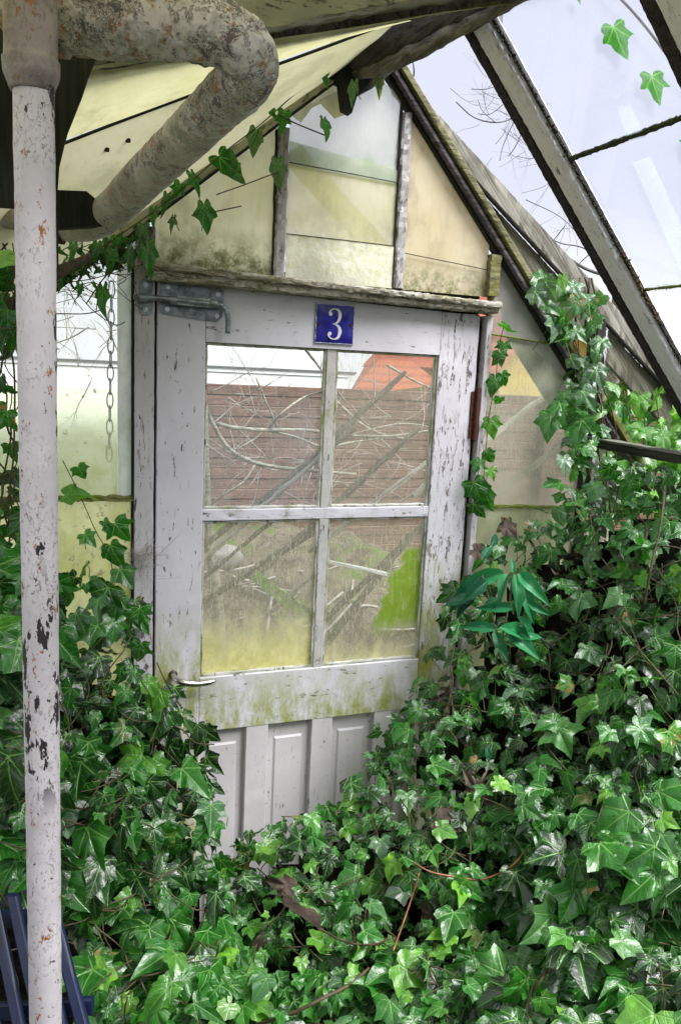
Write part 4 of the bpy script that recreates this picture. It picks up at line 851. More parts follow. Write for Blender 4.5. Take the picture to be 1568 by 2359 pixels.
# ================================================================ IVY
OUT = [(0, 0.0), (.09, -.10), (.22, -.17), (.36, -.14), (.47, -.04), (.46, .06), (.50, .16), (.58, .27), (.63, .40), (.52, .43), (.41, .47), (.335, .55), (.26, .70), (.135, .88), (0, 1.0)]
OUT2 = [(0, 0.0), (.10, -.12), (.24, -.20), (.38, -.16), (.50, -.08), (.43, .05), (.43, .13), (.56, .23), (.70, .40), (.50, .40), (.33, .42), (.27, .50), (.23, .64), (.12, .86), (0, 1.08)]
OUT3 = [(0, 0.0), (.08, -.10), (.17, -.17), (.28, -.17), (.38, -.10), (.37, .0), (.36, .10), (.38, .22), (.42, .36), (.34, .42), (.28, .50), (.24, .60), (.19, .76), (.10, .96), (0, 1.15)]
def leaf_template(kind, seed):
    r_ = np.random.default_rng(seed)
    if kind == 'ivy':
        h = np.array(OUT, float); wa, wb = [(0, 0), (.7, 0), (1, 0), (.4, .3), (0, .8), (.2, .5), (0, .3), (.85, .1), (.5, 0), (0, 1)][seed % 10]; h = h*(1-wa-wb)+np.array(OUT2)*wa+np.array(OUT3)*wb
        lob = r_.uniform(.72, 1.18); base = r_.uniform(.75, 1.1)
        h[7:10, 0] *= lob; h[1:6, 0] *= base; h[10:14, 0] *= r_.uniform(.85, 1.25)
    else: h = np.array([(0, 0), (.05, .03), (.11, .12), (.155, .25), (.17, .40), (.165, .52), (.14, .66), (.10, .80), (.05, .92), (0, 1.04)])
    R_ = h.copy(); Lh = h[1:-1][::-1].copy(); Lh[:, 0] *= -1; o = np.vstack([R_, Lh]); o += r_.normal(0, .012, o.shape)*(np.abs(o[:, :1]) > .02)
    # resample once between the corners so edges curve
    o2 = []
    k = len(o)
    for i in range(k): o2 += [o[i], (o[i]+o[(i+1) % k])/2*1.0]
    o = np.array(o2); k = len(o); c = np.array([0, .22 if kind == 'ivy' else .4])
    rings = [c[None, :]]+[c+(o-c)*t for t in ((.33, .68, 1.0) if kind == 'ivy' else (.5, 1.0))]
    uv = np.vstack(rings); fs = [(0, 1+i, 1+(i+1) % k) for i in range(k)]
    for q in range(len(rings)-2):
        a = 1+q*k; b = a+k; fs += [(a+i, b+i, b+(i+1) % k, a+(i+1) % k) for i in range(k)]
    u, v = np.abs(uv[:, 0]), uv[:, 1]; rad = np.hypot(u, v)
    if kind == 'ivy':
        ang = np.arctan2(u, v+1e-6); veins = np.radians([0, 44, 104]); dmin = np.min(np.abs(ang[:, None]-veins[None]), axis=1)
        quilt = np.sin(np.clip(dmin, 0, .5)*3.1)*rad*.17
        z = quilt-.22*rad**2.2
    else: z = u*.55-.30*v**2
    return uv, fs, z
LEAF = {'ivy': [leaf_template('ivy', s) for s in range(20)], 'lance': [leaf_template('lance', s) for s in range(3)]}
def leaf_object(name, leaves, mat, parent, kind='ivy', wid=(.85, 1.15)):
    """leaves: (base point, normal, tip direction, size, tone, pale, curl)"""
    V = []; Fc = []; UV = []; AT = []; k = 0; base = np.array(parent_loc(parent))
    for (p, nrm, tip, size, tone, pale, curl) in leaves:
        uv, fs, z = random.choice(LEAF[kind]); nrm = nrm/np.linalg.norm(nrm); tip = tip-nrm*(tip@nrm); tip /= np.linalg.norm(tip)+1e-9; side = np.cross(tip, nrm)
        sx = random.uniform(*wid); bend = random.gauss(0, .12)
        zz = z*curl+bend*uv[:, 0]*uv[:, 1]+random.gauss(0, .1)*uv[:, 0]**2+.018*np.sin(uv[:, 0]*17+random.random()*6)*np.cos(uv[:, 1]*14+random.random()*6)
        V.append(p-base+(side[None]*uv[:, :1]*sx+tip[None]*uv[:, 1:]+nrm[None]*zz[:, None])*size)
        Fc += [tuple(i+k for i in f_) for f_ in fs]; UV.append(uv); AT.append(np.tile([[tone, pale, random.random(), 1.0]], (len(uv), 1))); k += len(uv)
    V = np.vstack(V); UV = np.vstack(UV); AT = np.vstack(AT)
    me = bpy.data.meshes.new(name); me.from_pydata(V.tolist(), [], Fc); me.update(); me.polygons.foreach_set('use_smooth', [True]*len(me.polygons))
    li = np.empty(len(me.loops), dtype=np.int32); me.loops.foreach_get('vertex_index', li)
    ul = me.uv_layers.new(name='leaf'); ul.data.foreach_set('uv', UV[li].astype(np.float32).ravel())
    ca = me.attributes.new('tone', 'FLOAT_COLOR', 'POINT'); ca.data.foreach_set('color', AT.astype(np.float32).ravel())
    me.materials.append(mat); o = bpy.data.objects.new(name, me); col.objects.link(o); o.parent = parent; return o
def leaf_material(name, plastic=False, trans=.28):
    n = N(name); uvn = n.node('ShaderNodeUVMap'); uvn.uv_map = 'leaf'; u, v, _ = n.sep(uvn.outputs[0]); at = n.node('ShaderNodeAttribute'); at.attribute_name = 'tone'
    tone, pale, rnd = n.sep(at.outputs['Color'])
    au = n.math('ABSOLUTE', u); perp = None
    if not plastic:
        for a, wd in ((0, 1.0), (44, 1.1), (104, 1.3)):
            s_, c_ = math.sin(math.radians(a)), math.cos(math.radians(a)); al = n.math('ADD', n.math('MULTIPLY', au, s_), n.math('MULTIPLY', v, c_)); pp = n.math('ABSOLUTE', n.math('SUBTRACT', n.math('MULTIPLY', au, c_), n.math('MULTIPLY', v, s_)))
            pp = n.math('ADD', n.math('MULTIPLY', pp, wd), n.math('MULTIPLY', al, .013)); pp = n.math('ADD', pp, n.math('MULTIPLY', n.math('LESS_THAN', al, 0.0), 1.0)); perp = pp if perp is None else n.math('MINIMUM', perp, pp)
        vein = n.ramp(perp, .032, .012)
        sec = n.math('SINE', n.math('MULTIPLY', n.math('SUBTRACT', v, n.math('MULTIPLY', au, .75)), 44)); sec2 = n.math('SINE', n.math('MULTIPLY', n.math('SUBTRACT', au, n.math('MULTIPLY', v, .55)), 40))
        sec = n.math('MULTIPLY', n.ramp(n.math('MAXIMUM', sec, sec2), .90, 1.0), .22); halo = n.ramp(perp, .16, .02, 0, .16); vein = n.math('MAXIMUM', vein, sec)
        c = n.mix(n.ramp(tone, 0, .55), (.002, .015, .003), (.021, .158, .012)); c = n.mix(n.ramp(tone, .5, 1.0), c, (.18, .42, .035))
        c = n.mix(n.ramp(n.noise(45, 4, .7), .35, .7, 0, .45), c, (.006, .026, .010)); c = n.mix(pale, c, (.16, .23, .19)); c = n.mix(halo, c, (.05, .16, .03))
        c = n.mix(n.math('MULTIPLY', vein, .70), c, (.18, .38, .10))
        br = n.math('MULTIPLY', n.ramp(rnd, .965, .985), n.ramp(n.noise(60, 4, .7), .52, .62)); c = n.mix(br, c, (.30, .19, .07))
        h = n.math('ADD', n.math('MULTIPLY', vein, -.8), n.math('MULTIPLY', n.noise(110, 4, .65), .9)); h = n.math('ADD', h, n.ramp(n.vor(420), .22, .10, 0, .35))
        ro = n.math('ADD', .06, n.math('MULTIPLY', n.noise(55, 4, .6), .42)); nb = n.bump(h, .7, .0018); spec = .75
    else:
        vein = n.ramp(au, .012, .004); sec = n.math('SINE', n.math('MULTIPLY', n.math('SUBTRACT', v, n.math('MULTIPLY', au, .9)), 75)); vein = n.math('MAXIMUM', vein, n.math('MULTIPLY', n.ramp(sec, .85, 1.0), .35))
        c = n.mix(tone, (.004, .05, .025), (.03, .25, .085)); c = n.mix(n.math('MULTIPLY', vein, .6), c, (.002, .035, .02)); nb = n.bump(vein, .5, .001); ro = .38; spec = .45
    pb_ = n.bsdf(c, ro, nb, spec, 0.0, .0); tl = n.node('ShaderNodeBsdfTranslucent'); n.set(tl.inputs[0], n.mix(1.0, c, (2.2, 2.6, .9) if not plastic else (1.2, 1.5, 1.2), 'MULTIPLY')); n.set(tl.inputs[1], nb) if False else None
    return n.done(n.mixs(trans, pb_, tl.outputs[0]))
M['ivy'] = leaf_material('wet_ivy_leaf'); M['plastic'] = leaf_material('plastic_leaf', True, .15)
M['ivystem'] = plain('ivy_stem', (.06, .045, .022), .7, var=.5, scale=60); M['ivygreen'] = plain('green_ivy_petiole', (.12, .13, .05), .6, var=.4, scale=60); M['redstem'] = plain('orange_brown_stem', (.17, .065, .03), .45, var=.4, scale=50)
M['dry'] = plain('dry_brown_leaf', (.055, .038, .028), .8, var=.5, scale=40, bump=1)
M['gap_shade'] = N('dark_gap_shade'); n = M['gap_shade']; c = n.mix(n.ramp(n.noise(25, 6, .8), .4, .65), (.004, .004, .003), (.022, .017, .011)); M['gap_shade'] = n.done(n.bsdf(c, .95, n.bump(n.noise(60, 5, .8), 1, .01), .05))  # near-black backing tone, puts the shade between leaves into colour
# depth of the ivy bank, measured at places of the photograph
CTL = np.array([(0, 1300, 1.42), (0, 1500, 1.28), (0, 1750, 1.20), (0, 2000, 1.20), (220, 1300, 1.66), (220, 1500, 1.56), (320, 1450, 1.74), (300, 1600, 1.52), (250, 1900, 1.38), (440, 1650, 1.76), (500, 1780, 1.76), (480, 1950, 1.66), (400, 2080, 1.48), (400, 2300, 1.30), (200, 2300, 1.25),
 (600, 1950, 1.74), (700, 1880, 1.74), (800, 1830, 1.76), (700, 2080, 1.56), (700, 2300, 1.36), (900, 1690, 1.88), (980, 1530, 1.96), (1050, 1420, 2.0), (1100, 1650, 1.74), (1130, 1300, 2.06), (1250, 1230, 2.02), (1230, 1450, 1.80), (1420, 1100, 2.0), (1560, 1080, 1.85), (1560, 1300, 1.68), (1500, 1600, 1.52), (1400, 2000, 1.32), (1560, 2000, 1.26), (1300, 2300, 1.20), (1000, 2000, 1.52), (1000, 2300, 1.32), (1560, 2340, 1.12), (1200, 1850, 1.52)])
def dep(x, y):
    w_ = 1/(((CTL[:, 0]-x)**2+(CTL[:, 1]-y)**2)+900.)**1.5; return float((w_*CTL[:, 2]).sum()/w_.sum())
def inside(poly, x, y):
    c = False; j = len(poly)-1
    for i in range(len(poly)):
        xi, yi = poly[i]; xj, yj = poly[j]
        if (yi > y) != (yj > y) and x < (xj-xi)*(y-yi)/(yj-yi)+xi: c = not c
        j = i
    return c
UPV = np.array([0, 0, 1.0])
def mass(poly, spacing, size, layers, upw, tone_m, margin=0.0, hole=None, down=1.0, edge=None, dmod=0.0, jit=.5, thin=None):
    xs_ = [p[0] for p in poly]; ys_ = [p[1] for p in poly]; out = []
    for L in range(layers):
        sp = spacing*(1.12, 1.0, 1.15, 1.25)[L]; y = min(ys_)
        while y < max(ys_):
            x = min(xs_)
            while x < max(xs_):
                px, py = x+random.gauss(0, jit)*sp, y+random.gauss(0, jit)*sp; x += sp*random.uniform(.8, 1.2)
                if not inside(poly, px, py) or (hole and inside(hole, px, py)): continue
                if thin and random.random() > thin(px, py): continue
                d0 = dep(px, py)+dmod; lump = .09*nz((px/110, py/110, 3), 1)+.035*nz((px/40, py/40, 3), 1)
                d = d0+lump+.042*L+random.uniform(-.02, .02); p = atD(px, py, d); S_ = size(px, py)*random.choice((.4, .55, .7, .85, 1, 1.1, 1.35)) if L < 2 else size(px, py)*random.uniform(.7, 1)
                tc = (CAM-p)/np.linalg.norm(CAM-p); nn = tc*(1-upw(px, py))+UPV*upw(px, py)+rng.normal(0, .38 if L < 2 else .5, 3)
                tip = -UPV*down+tc*.35+rt*random.gauss(0, .75)+rng.normal(0, .15, 3)
                t = min(1, max(0, random.gauss(tone_m(px, py)-.14*L, .17)));  # deeper layers darker: shade inside the ivy put into leaf tone
                if random.random() < .07 and L == 0: t = min(1, t+.4)
                pale = max(0, random.gauss(.10, .12)) if random.random() < .2 else 0.0
                out.append((p, nn, tip, S_, t, pale, random.uniform(.6, 1.9)))
            y += sp
    return out
def petioles(b, leaves, frac, back=.05, r=.0009):
    for (p, nn, tip, s, *_r) in leaves:
        if random.random() > frac: continue
        nn = nn/np.linalg.norm(nn); q = p-nn*s*random.uniform(.3, .9)-UPV*s*random.uniform(.1, .7)+rng.normal(0, .008, 3)
        tube(b, [p, p-nn*s*.12-UPV*s*.1, q], [r, r, r*1.1], 5, 3)
def vines(b, poly, k, L, r, off=.01):
    xs_ = [p[0] for p in poly]; ys_ = [p[1] for p in poly]; c = 0
    while c < k:
        x, y = random.uniform(min(xs_), max(xs_)), random.uniform(min(ys_), max(ys_))
        if not inside(poly, x, y): continue
        c += 1; a = random.gauss(math.pi/2, .7); pts = []
        for i in range(8):
            if not inside(poly, x, y): break
            pts.append(atD(x, y, dep(x, y)+off+random.uniform(-.01, .02))); a += random.gauss(0, .3); x += math.cos(a)*L; y += math.sin(a)*L*.8
        if len(pts) > 3: tube(b, pts, [r*random.uniform(.7, 1.2)]*len(pts), 6, 3)
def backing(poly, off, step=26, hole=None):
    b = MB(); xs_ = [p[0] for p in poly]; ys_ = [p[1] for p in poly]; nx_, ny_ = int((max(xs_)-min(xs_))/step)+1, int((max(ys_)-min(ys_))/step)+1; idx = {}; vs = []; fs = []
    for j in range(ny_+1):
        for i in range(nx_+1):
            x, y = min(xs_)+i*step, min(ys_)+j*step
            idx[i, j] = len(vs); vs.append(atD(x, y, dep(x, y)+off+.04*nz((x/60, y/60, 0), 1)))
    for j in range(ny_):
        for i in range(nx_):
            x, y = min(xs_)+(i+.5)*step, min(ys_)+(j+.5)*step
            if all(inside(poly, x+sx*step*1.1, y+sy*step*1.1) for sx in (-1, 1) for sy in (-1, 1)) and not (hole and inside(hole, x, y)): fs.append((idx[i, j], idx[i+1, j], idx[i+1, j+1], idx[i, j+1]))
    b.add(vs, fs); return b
def ivy(name, label, loc, leaves, stems=None, fr=.5, bk=None, group=None, wid=(.85, 1.15)):
    t = thing(name, label, 'ivy', tuple(loc), group); leaf_object('foliage', leaves, M['ivy'], t, 'ivy', wid)
    b = MB(); petioles(b, leaves, fr)
    if b.n: b.build('petioles', M['ivygreen'], t)
    if stems:
        b = MB(); stems(b); b.build('stems', M['ivystem'], t)
    if bk: bk.build('shade_backing', M['gap_shade'], t)
    return t
# --- left mass
PL = [(-60, 1270), (40, 1310), (150, 1320), (200, 1320), (250, 1300), (285, 1340), (330, 1410), (372, 1480), (360, 1545), (400, 1575), (440, 1640), (480, 1690), (528, 1720), (522, 1800), (500, 1870), (490, 1900), (470, 1960), (510, 2010), (520, 2420), (-60, 2420)]
PLd = [(-60, 1420), (30, 1420), (160, 1500), (300, 1580), (380, 1640), (430, 1720), (440, 1900), (440, 2000), (500, 2060), (520, 2420), (-60, 2420)]
HC = [(-80, 2010), (60, 2010), (140, 2060), (200, 2200), (215, 2420), (-80, 2420)]
def szL(x, y): return .074 if x < 150 and y < 2050 else (.050+.010*min(1, max(0, (y-1400)/500)))
def thinL(x, y):
    if y < 1560 and x > 120: return .55 if x < 300 else .75
    return 1.0
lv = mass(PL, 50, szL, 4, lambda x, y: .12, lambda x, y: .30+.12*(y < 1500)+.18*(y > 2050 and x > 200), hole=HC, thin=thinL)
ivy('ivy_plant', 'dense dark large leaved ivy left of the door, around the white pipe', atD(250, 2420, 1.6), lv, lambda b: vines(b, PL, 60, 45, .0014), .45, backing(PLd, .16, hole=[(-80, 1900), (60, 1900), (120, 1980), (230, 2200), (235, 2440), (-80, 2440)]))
# black board put in for the shaded space behind the chair
db = thing('dark_space_board', 'black board standing in for the shaded space behind the blue chair', 'board', tuple(atD(60, 2200, 1.5)))
part('board', M['gap_shade'], db, lambda b: plate(b, [atD(*q, 1.5) for q in ((-90, 1950), (260, 1950), (260, 2460), (-90, 2460))], .01, fw))
# --- ground bank in front of the door
PC = [(500, 1985), (560, 1915), (600, 1905), (640, 1900), (655, 1862), (720, 1852), (790, 1850), (800, 1790), (850, 1760), (1080, 1800), (1120, 2420), (500, 2420), (490, 2100)]
PCd = [(480, 2080), (560, 2010), (660, 1950), (800, 1900), (1080, 1860), (1120, 2460), (480, 2460)]
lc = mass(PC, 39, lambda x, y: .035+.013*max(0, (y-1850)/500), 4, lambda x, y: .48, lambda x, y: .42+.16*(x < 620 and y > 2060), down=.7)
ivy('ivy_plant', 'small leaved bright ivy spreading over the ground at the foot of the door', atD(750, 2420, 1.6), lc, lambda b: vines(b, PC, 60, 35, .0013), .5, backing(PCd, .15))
# --- right bush
PR = [(822, 1755), (858, 1685), (882, 1640), (930, 1612), (975, 1565), (945, 1520), (1010, 1485), (1050, 1470), (1010, 1400), (1060, 1330), (1110, 1265), (1150, 1220), (1210, 1185), (1290, 1175), (1370, 1080), (1420, 1070), (1500, 1065), (1780, 1090), (1780, 2440), (1060, 2440), (1060, 1800)]
PRd = [(880, 1800), (960, 1700), (1060, 1560), (1090, 1420), (1180, 1290), (1330, 1240), (1420, 1180), (1800, 1170), (1800, 2480), (1040, 2480), (1040, 1860)]
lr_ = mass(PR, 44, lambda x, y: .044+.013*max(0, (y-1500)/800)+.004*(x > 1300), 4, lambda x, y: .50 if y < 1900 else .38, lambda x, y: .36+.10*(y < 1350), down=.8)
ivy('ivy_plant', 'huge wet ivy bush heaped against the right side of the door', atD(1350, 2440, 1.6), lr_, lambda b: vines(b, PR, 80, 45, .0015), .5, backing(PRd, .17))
def withered(t, poly, k):
    L_ = []
    while len(L_) < k:
        x, y = random.uniform(380, 1560), random.uniform(1300, 2350)
        if not inside(poly, x, y): continue
        L_.append((atD(x, y, dep(x, y)+random.uniform(.015, .06)), -fw+rng.normal(0, .5, 3), rng.normal(0, 1, 3), random.uniform(.03, .06), .3, 0, 2.6))
    leaf_object('withered_leaves', L_, M['dry'], t, 'ivy', (.5, .9))
ivr = [o for o in bpy.data.objects if o.get('label', '').startswith('huge wet ivy')][0]; withered(ivr, PR, 12)
ivc = [o for o in bpy.data.objects if o.get('label', '').startswith('small leaved bright')][0]; withered(ivc, PC, 5)
# --- column up the corner post
PK = [(1225, 640), (1275, 610), (1330, 640), (1375, 655), (1400, 700), (1385, 760), (1400, 830), (1400, 900), (1395, 1000), (1410, 1090), (1380, 1180), (1280, 1190), (1290, 1080), (1305, 990), (1285, 920), (1320, 870), (1300, 800), (1260, 740)]
lk = []
for _ in range(230):
    x, y = random.uniform(1220, 1415), random.uniform(605, 1190)
    if not inside(PK, x, y): continue
    if y < 900 and random.random() < .35: continue
    p = atY(x, y, random.uniform(-.10, -.02)); tc = (CAM-p)/np.linalg.norm(CAM-p)
    lk.append((p, tc*.7+UPV*.35+rng.normal(0, .35, 3), -UPV+rt*random.gauss(0, .7), random.uniform(.028, .056), min(1, max(0, random.gauss(.38, .22))), random.choice((0, .15, .35, .6)), random.uniform(.6, 1.4)))
for x, y, s in ((1270, 955, .085), (1340, 965, .10), (1290, 930, .08), (1370, 845, .07), (1385, 780, .065), (1330, 690, .075), (1255, 645, .07), (1250, 700, .06), (1340, 900, .08), (1320, 760, .06), (1230, 670, .06)):
    p = atY(x, y, -.12); tc = (CAM-p)/np.linalg.norm(CAM-p); lk.append((p, tc*.7+UPV*.3+rng.normal(0, .2, 3), -UPV+rt*random.gauss(0, .5), s*.8, random.uniform(.2, .5), random.choice((.1, .35)), 1))
def f(b):
    for k in range(7):
        P = []; x = 1310+random.gauss(30, 20)
        for y in range(640, 1220, 60): P.append(atY(x, y, -.04+random.gauss(0, .01))); x += random.gauss(3, 9)
        tube(b, P, [random.uniform(.0012, .003)]*len(P), 6, 3)
ivy('ivy_plant', 'pale glossy ivy climbing the corner post beside the narrow right window', atY(1340, 1250, -.05), lk, f, .6)
# --- leaves outside behind the eave rail
lb = []
for x, y in [(random.uniform(1385, 1600), 870+300*random.random()**.75) for _ in range(150)]:
    p = atY(x, y, random.uniform(-.06, .22)); lb.append((p, -fw*.7+UPV*.3+rng.normal(0, .45, 3), -UPV+rt*random.gauss(0, .8), random.uniform(.032, .075), random.uniform(.45, .95), random.choice((0, 0, 0, .4)), 1))
ivy('ivy_plant', 'bright yellow green ivy outside behind the eave rail at the right edge', atY(1480, 1150, 0), lb, lambda b: [tube(b, [atY(1400+i*30, 1100, .0), atY(1420+i*32, 1000, .02), atY(1400+i*36, 900, .03)], .0016, 6, 4) for i in range(6)], .8)
# --- trailing vine along the left rake
def trail(pts, Y, b, r=.0014): tube(b, [atY(x, y, Y) for x, y in pts], r, 6, 5)
vl = [(505, 360, 575, 450, .0), (440, 400, 470, 460, .0), (470, 470, 480, 550, .0), (545, 400, 530, 330, 0), (590, 300, 575, 370, .5), (640, 370, 640, 445, .5), (745, 275, 752, 335, 0), (748, 150, 752, 210, 0), (872, 170, 876, 240, .6), (815, 190, 812, 262, .3), (620, 245, 640, 285, 0), (655, 260, 650, 320, 0), (385, 450, 380, 515, .25), (400, 500, 395, 550, .2), (340, 560, 350, 655, .05), (300, 570, 310, 640, .1),
      (250, 590, 285, 610, 0), (215, 650, 235, 665, 0), (185, 655, 182, 690, 0), (238, 660, 240, 740, .1), (150, 600, 180, 670, .1), (195, 590, 190, 640, .1), (270, 545, 300, 600, .1), (330, 520, 325, 580, .2), (170, 560, 160, 610, .1), (140, 620, 150, 680, .05), (205, 370, 212, 405, 0), (196, 375, 190, 405, 0), (160, 345, 168, 370, 0), (300, 370, 312, 400, 0), (225, 560, 215, 610, 0), (120, 560, 150, 600, 0), (260, 575, 250, 640, 0), (355, 480, 345, 530, .1), (415, 425, 400, 470, 0)]
ll = []
for x0, y0, x1, y1, pl in vl:
    p, q = atY(x0, y0, -.10), atY(x1, y1, -.11); s = np.linalg.norm(q-p); tc = (CAM-p)/np.linalg.norm(CAM-p)
    ll.append((p, tc*.8+rt*random.gauss(0, .55)+UPV*random.gauss(.1, .3), q-p, s*.84, random.uniform(.35, .6) if pl < .2 else .25, pl, random.uniform(.7, 1.5)))
for _ in range(62):
    x = random.uniform(130, 330); y = 690-.42*x+random.gauss(0, 24)
    p = atY(x, y, -.08); ll.append((p, (CAM-p)*.5+rng.normal(0, .5, 3), -UPV+rt*random.gauss(0, .7), random.uniform(.014, .032), random.uniform(.15, .45), 0, 1.2))
def f(b):
    for pts in (((130, 640), (250, 560), (350, 490), (430, 430), (520, 350), (600, 290), (680, 220), (745, 170)), ((440, 492), (500, 485), (560, 478)), ((500, 450), (560, 430), (640, 395)), ((640, 262), (690, 285), (748, 305)), ((300, 590), (240, 640), (200, 700)), ((170, 650), (210, 710), (270, 745), (290, 740)), ((130, 720), (200, 718), (240, 712)), ((100, 650), (200, 645), (330, 612)),
                ((600, 300), (590, 325)), ((140, 400), (165, 415), (230, 410), (275, 430)), ((240, 430), (290, 390), (320, 350)), ((165, 240), (195, 330), (215, 360), (240, 395)), ((140, 320), (200, 350), (225, 370)), ((245, 310), (265, 360), (285, 410))):
        trail([(x+random.gauss(0, 3), y+random.gauss(0, 3)) for x, y in pts], -.10, b, random.uniform(.001, .0018))
    for k in range(22):
        x, y = random.uniform(110, 330), random.uniform(560, 680); trail([(x, y), (x+random.gauss(30, 30), y+random.gauss(10, 25)), (x+random.gauss(60, 40), y+random.gauss(20, 40))], -.09, b, random.uniform(.0006, .0013))
ivy('ivy_vine', 'thin ivy vine with single hanging leaves trailing along the left gable edge', atY(330, 560, -.1), ll, f, .5, wid=(.38, .75))
# heavier dark stem of ivy at the left edge
le = []
for _ in range(85):
    x, y = random.gauss(10, 45), random.uniform(560, 1290)
    if x > 55: continue
    if 760 < y < 1150 and random.random() < .72: continue
    p = atY(x, y, random.uniform(-.3, -.15)); tc = (CAM-p)/np.linalg.norm(CAM-p); le.append((p, tc*.7+rng.normal(0, .4, 3), -UPV+rt*random.gauss(0, .7), random.uniform(.035, .06), random.uniform(.15, .55), 0, 1.1))
p = atD(-10, 590, 1.15); le.append((p, -fw*.5+UPV*.6, rt*.6-UPV*.3, .055, .95, 0, .6))
def f(b):
    for k in range(9): x = random.uniform(-30, 40); tube(b, [atY(x+random.gauss(0, 18), y, -.22) for y in range(560, 1320, 70)], random.uniform(.001, .002), 6, 4)
    tube(b, [atY(-40, 740, -.2), atY(40, 700, -.2), atY(110, 640, -.2), atY(210, 590, -.15)], [.02, .018, .014, .006], 10, 5, fn=lambda p, r, t, a: r*(1+.3*nz(p, 40)))
ivy('ivy_vine', 'ragged dark ivy hanging at the left edge behind the white pipe', atY(10, 1300, -.2), le, f, .5)
# sprigs in front of the left window and the narrow right window
def sprig(label, line, leaves, Y, size):
    L_ = []
    for x, y, tx, ty, tn in leaves:
        p, q = atY(x, y, Y), atY(x+tx, y+ty, Y-.01); tc = (CAM-p)/np.linalg.norm(CAM-p); L_.append((p, tc+rng.normal(0, .35, 3), q-p, np.linalg.norm(q-p), tn, 0, 1))
    ivy('ivy_vine', label, atY(*line[-1], Y), L_, lambda b: [trail(l, Y+.003, b, .0011) for l in ([line] if not isinstance(line[0][0], tuple) else line)], .5)
sprig('long bare ivy runner in front of the lower left window', [(145, 1060), (180, 1130), (220, 1220), (255, 1290), (270, 1400)], [(180, 1075, 20, 30, .6), (150, 1140, 60, 5, .7), (240, 1200, 20, 25, .5), (265, 1205, 35, 45, .5), (255, 1255, 25, 55, .4), (275, 1310, 30, 45, .3), (200, 1300, 30, 50, .4), (235, 1340, -20, 45, .4), (280, 1430, 20, 60, .35), (300, 1400, -30, 40, .3), (195, 1230, 25, 30, .6)], -.05, 1)
sprig('slender ivy runner with few leaves hanging over the narrow right window', [(1160, 750), (1148, 800), (1140, 880), (1125, 960), (1118, 1040), (1110, 1120), (1090, 1180)], [(1155, 745, 5, 40, .6), (1160, 790, 0, 30, .5), (1150, 810, 8, 35, .6), (1150, 820, -15, 15, .4), (1155, 860, 12, 30, .45), (1140, 870, -10, 40, .4), (1150, 915, -2, 26, .5), (1130, 965, 5, 45, .7), (1120, 1040, 20, 30, .4), (1128, 1080, 10, 28, .8), (1090, 1110, 25, 60, .35), (1115, 1130, 20, 45, .5), (1090, 1160, 25, 35, .3), (1105, 1060, -15, 30, .4)], -.03, 1)
# leaves lying outside on the roof glass
lt = []
for x, y, tx, ty, s in ((1412, 62, 25, 75, 1.0), (1500, 175, 15, 70, 1.0), (1330, -10, 5, 28, .8), (1386, 70, 5, 20, .6), (1590, 330, -20, 40, .8)):
    p, q = onR(x, y, .032), onR(x+tx, y+ty, .030); lt.append((p, -rn*1.0, q-p, np.linalg.norm(q-p)*1.0*s, .50, 0, .25))
ivy('ivy_vine', 'three green ivy leaves lying on the roof glass at the top right', onR(1440, 80, .03), lt, lambda b: tube(b, [onR(x, y, .036) for x, y in ((1390, -40), (1450, 20), (1500, 80), (1545, 140), (1600, 200))], .0022, 6, 5), 0)
# --- plastic plant
pt = thing('plastic_plant', 'plastic spray of long shiny emerald leaves stuck in the ivy bush', 'artificial plant', tuple(atD(1180, 1400, 1.72)))
PLS = .78
PLV = [(1160, 1320, -100, 20, .95, .074), (1170, 1322, -25, 75, .8, .055), (1185, 1325, 5, 100, 1, .07), (1195, 1320, 70, 80, .9, .07), (1200, 1330, 30, 110, .8, .07), (1180, 1320, 5, -40, .9, .03), (1105, 1330, -80, 80, .15, .075), (1120, 1340, -60, 50, .1, .06), (1100, 1320, -50, 110, .1, .07), (1180, 1400, -85, -5, .7, .065), (1190, 1420, 70, 60, .6, .06), (1140, 1450, -80, -20, .5, .065), (1150, 1445, 110, 10, .95, .085), (1140, 1455, 30, 70, .6, .055), (1170, 1460, 70, 60, .75, .06), (1205, 1470, 50, -15, .8, .04), (1110, 1290, 20, -55, .5, .045), (1130, 1260, 30, -45, .15, .04), (1215, 1390, 60, 30, .6, .055), (1120, 1720, 5, 45, .2, .045), (1090, 1380, -70, 5, .1, .06), (1150, 1380, -60, 25, .5, .05)]
L_ = []
for x, y, tx, ty, tn, s in PLV:
    d = 1.745+random.uniform(-.03, .03); p, q = atD(x, y, d), atD(x+tx, y+ty, d-.01); tc = (CAM-p)/np.linalg.norm(CAM-p); L_.append((p, tc*.8+UPV*.4+rng.normal(0, .2, 3), q-p, np.linalg.norm(q-p)*1.12*PLS, tn, 0, 1.6))
leaf_object('leaves', L_, M['plastic'], pt, 'lance', (.9, 1.3))
part('stem', M['ivygreen'], pt, lambda b: [tube(b, [atD(1150, 1500, 1.78), atD(1170, 1400, 1.76), atD(1182, 1322, 1.725)], .002, 7, 4), tube(b, [atD(1150, 1500, 1.78), atD(1130, 1400, 1.78), atD(1110, 1325, 1.74)], .002, 7, 4)], True)
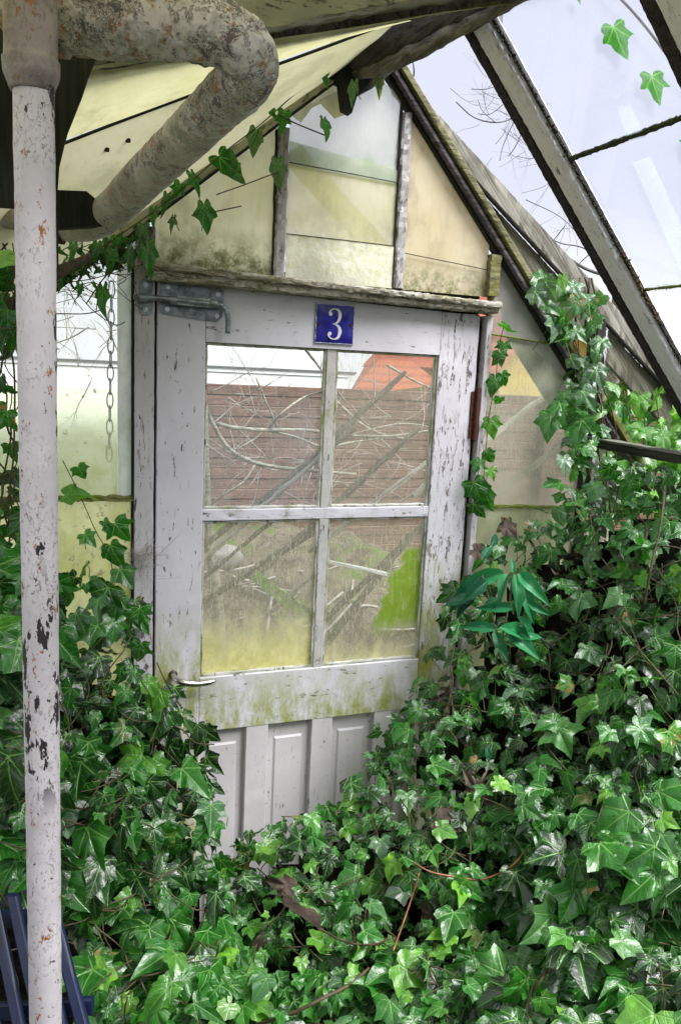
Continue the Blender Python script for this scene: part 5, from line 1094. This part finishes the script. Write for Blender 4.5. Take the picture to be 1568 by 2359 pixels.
# --- loose stems and litter
rs_ = thing('fallen_twig', 'bare orange brown twig arching over the ivy near the bottom', 'twig', tuple(atD(1040, 2020, 1.42)))
part('stem', M['redstem'], rs_, lambda b: tube(b, [atD(x, y, dep(x, y)-.03) for x, y in ((950, 1985), (990, 2007), (1040, 2018), (1100, 2026), (1145, 2013), (1180, 1992), (1210, 1958), (1240, 1922))], [.0011, .0016, .0021, .0019, .0018, .0015, .0012, .001], 8, 5, fn=lambda p, r, t, a: r*(1+.3*nz(p, 90))), True)
for lab, P, r in (('dark broken twig lying on the ivy below the door', ((650, 2070), (700, 2100), (740, 2140), (800, 2170), (860, 2175), (900, 2160)), .002), ('grey dry stick crossing the very bottom of the ivy', ((590, 2360), (680, 2330), (740, 2300), (800, 2270), (850, 2230)), .003), ('thin black stem in the ivy at the right edge', ((1400, 1400), (1450, 1470), (1500, 1530), (1560, 1600)), .0016), ('brown upright stem rising in the right ivy bush', ((1480, 1400), (1500, 1300), (1520, 1210), (1530, 1120)), .0028), ('reddish stem slanting in the ivy left of the orange one', ((905, 2190), (930, 2120), (950, 2060), (965, 2010)), .0016)):
    t_ = thing('fallen_twig', lab, 'twig', tuple(atD(*P[0], dep(*P[0])))); part('stem', M['redstem' if 'red' in lab else 'ivystem'], t_, lambda b: tube(b, [atD(x, y, dep(x, y)-.03) for x, y in P], r, 7, 5), True)
bk_ = thing('bark_piece', 'curled dry brown piece of bark on the ivy below the door', 'bark', tuple(atD(690, 2095, 1.5)))
M['dry'] = plain('dry_brown_leaf', (.055, .038, .028), .8, var=.5, scale=40, bump=1)
part('bark', M['dry'], bk_, lambda b: beam(b, atD(652, 2070, 1.49), atD(738, 2125, 1.49), (0, .001, .002), up*.007, wob=.003, seg=.006, h2=2.0), True)
for lab, x, y, tx, ty, s in (('large dry purple brown leaf in the ivy right below the door', 1010, 1885, 45, 22, .04), ('small dry brown leaf at the top edge of the ivy bush', 1160, 1210, 25, 25, .03), ('shrivelled dark leaf caught where the ivy meets the door', 1090, 1265, 30, 15, .03)):
    t_ = thing('dry_foliage', lab, 'dry leaf', tuple(atD(x, y, dep(x, y)))); p = atD(x, y, dep(x, y)-.04); q = atD(x+tx, y+ty, dep(x, y)-.045); o_ = leaf_object('leaf', [(p, -fw*.7+UPV*.4, q-p, np.linalg.norm(q-p)*1.2, .3, 0, 1.8)], M['dry'], t_)
# cobwebbed tuft on the door post
cw = thing('cobweb_tuft', 'grey tuft of cobweb and dry grass on the left door post', 'cobweb', tuple(atY(325, 1290, -.02)))
def f(b):
    for k in range(46):
        x, y = random.gauss(325, 16), random.gauss(1290, 18); tube(b, [atY(x, y, -.016), atY(x+random.gauss(0, 20), y+random.gauss(0, 14), -.022), atY(x+random.gauss(0, 30), y+random.gauss(8, 20), -.016)], random.uniform(.0002, .0005), 4, 3)
part('threads', plain('cobweb_grey', (.26, .24, .21), .9), cw, f, True)
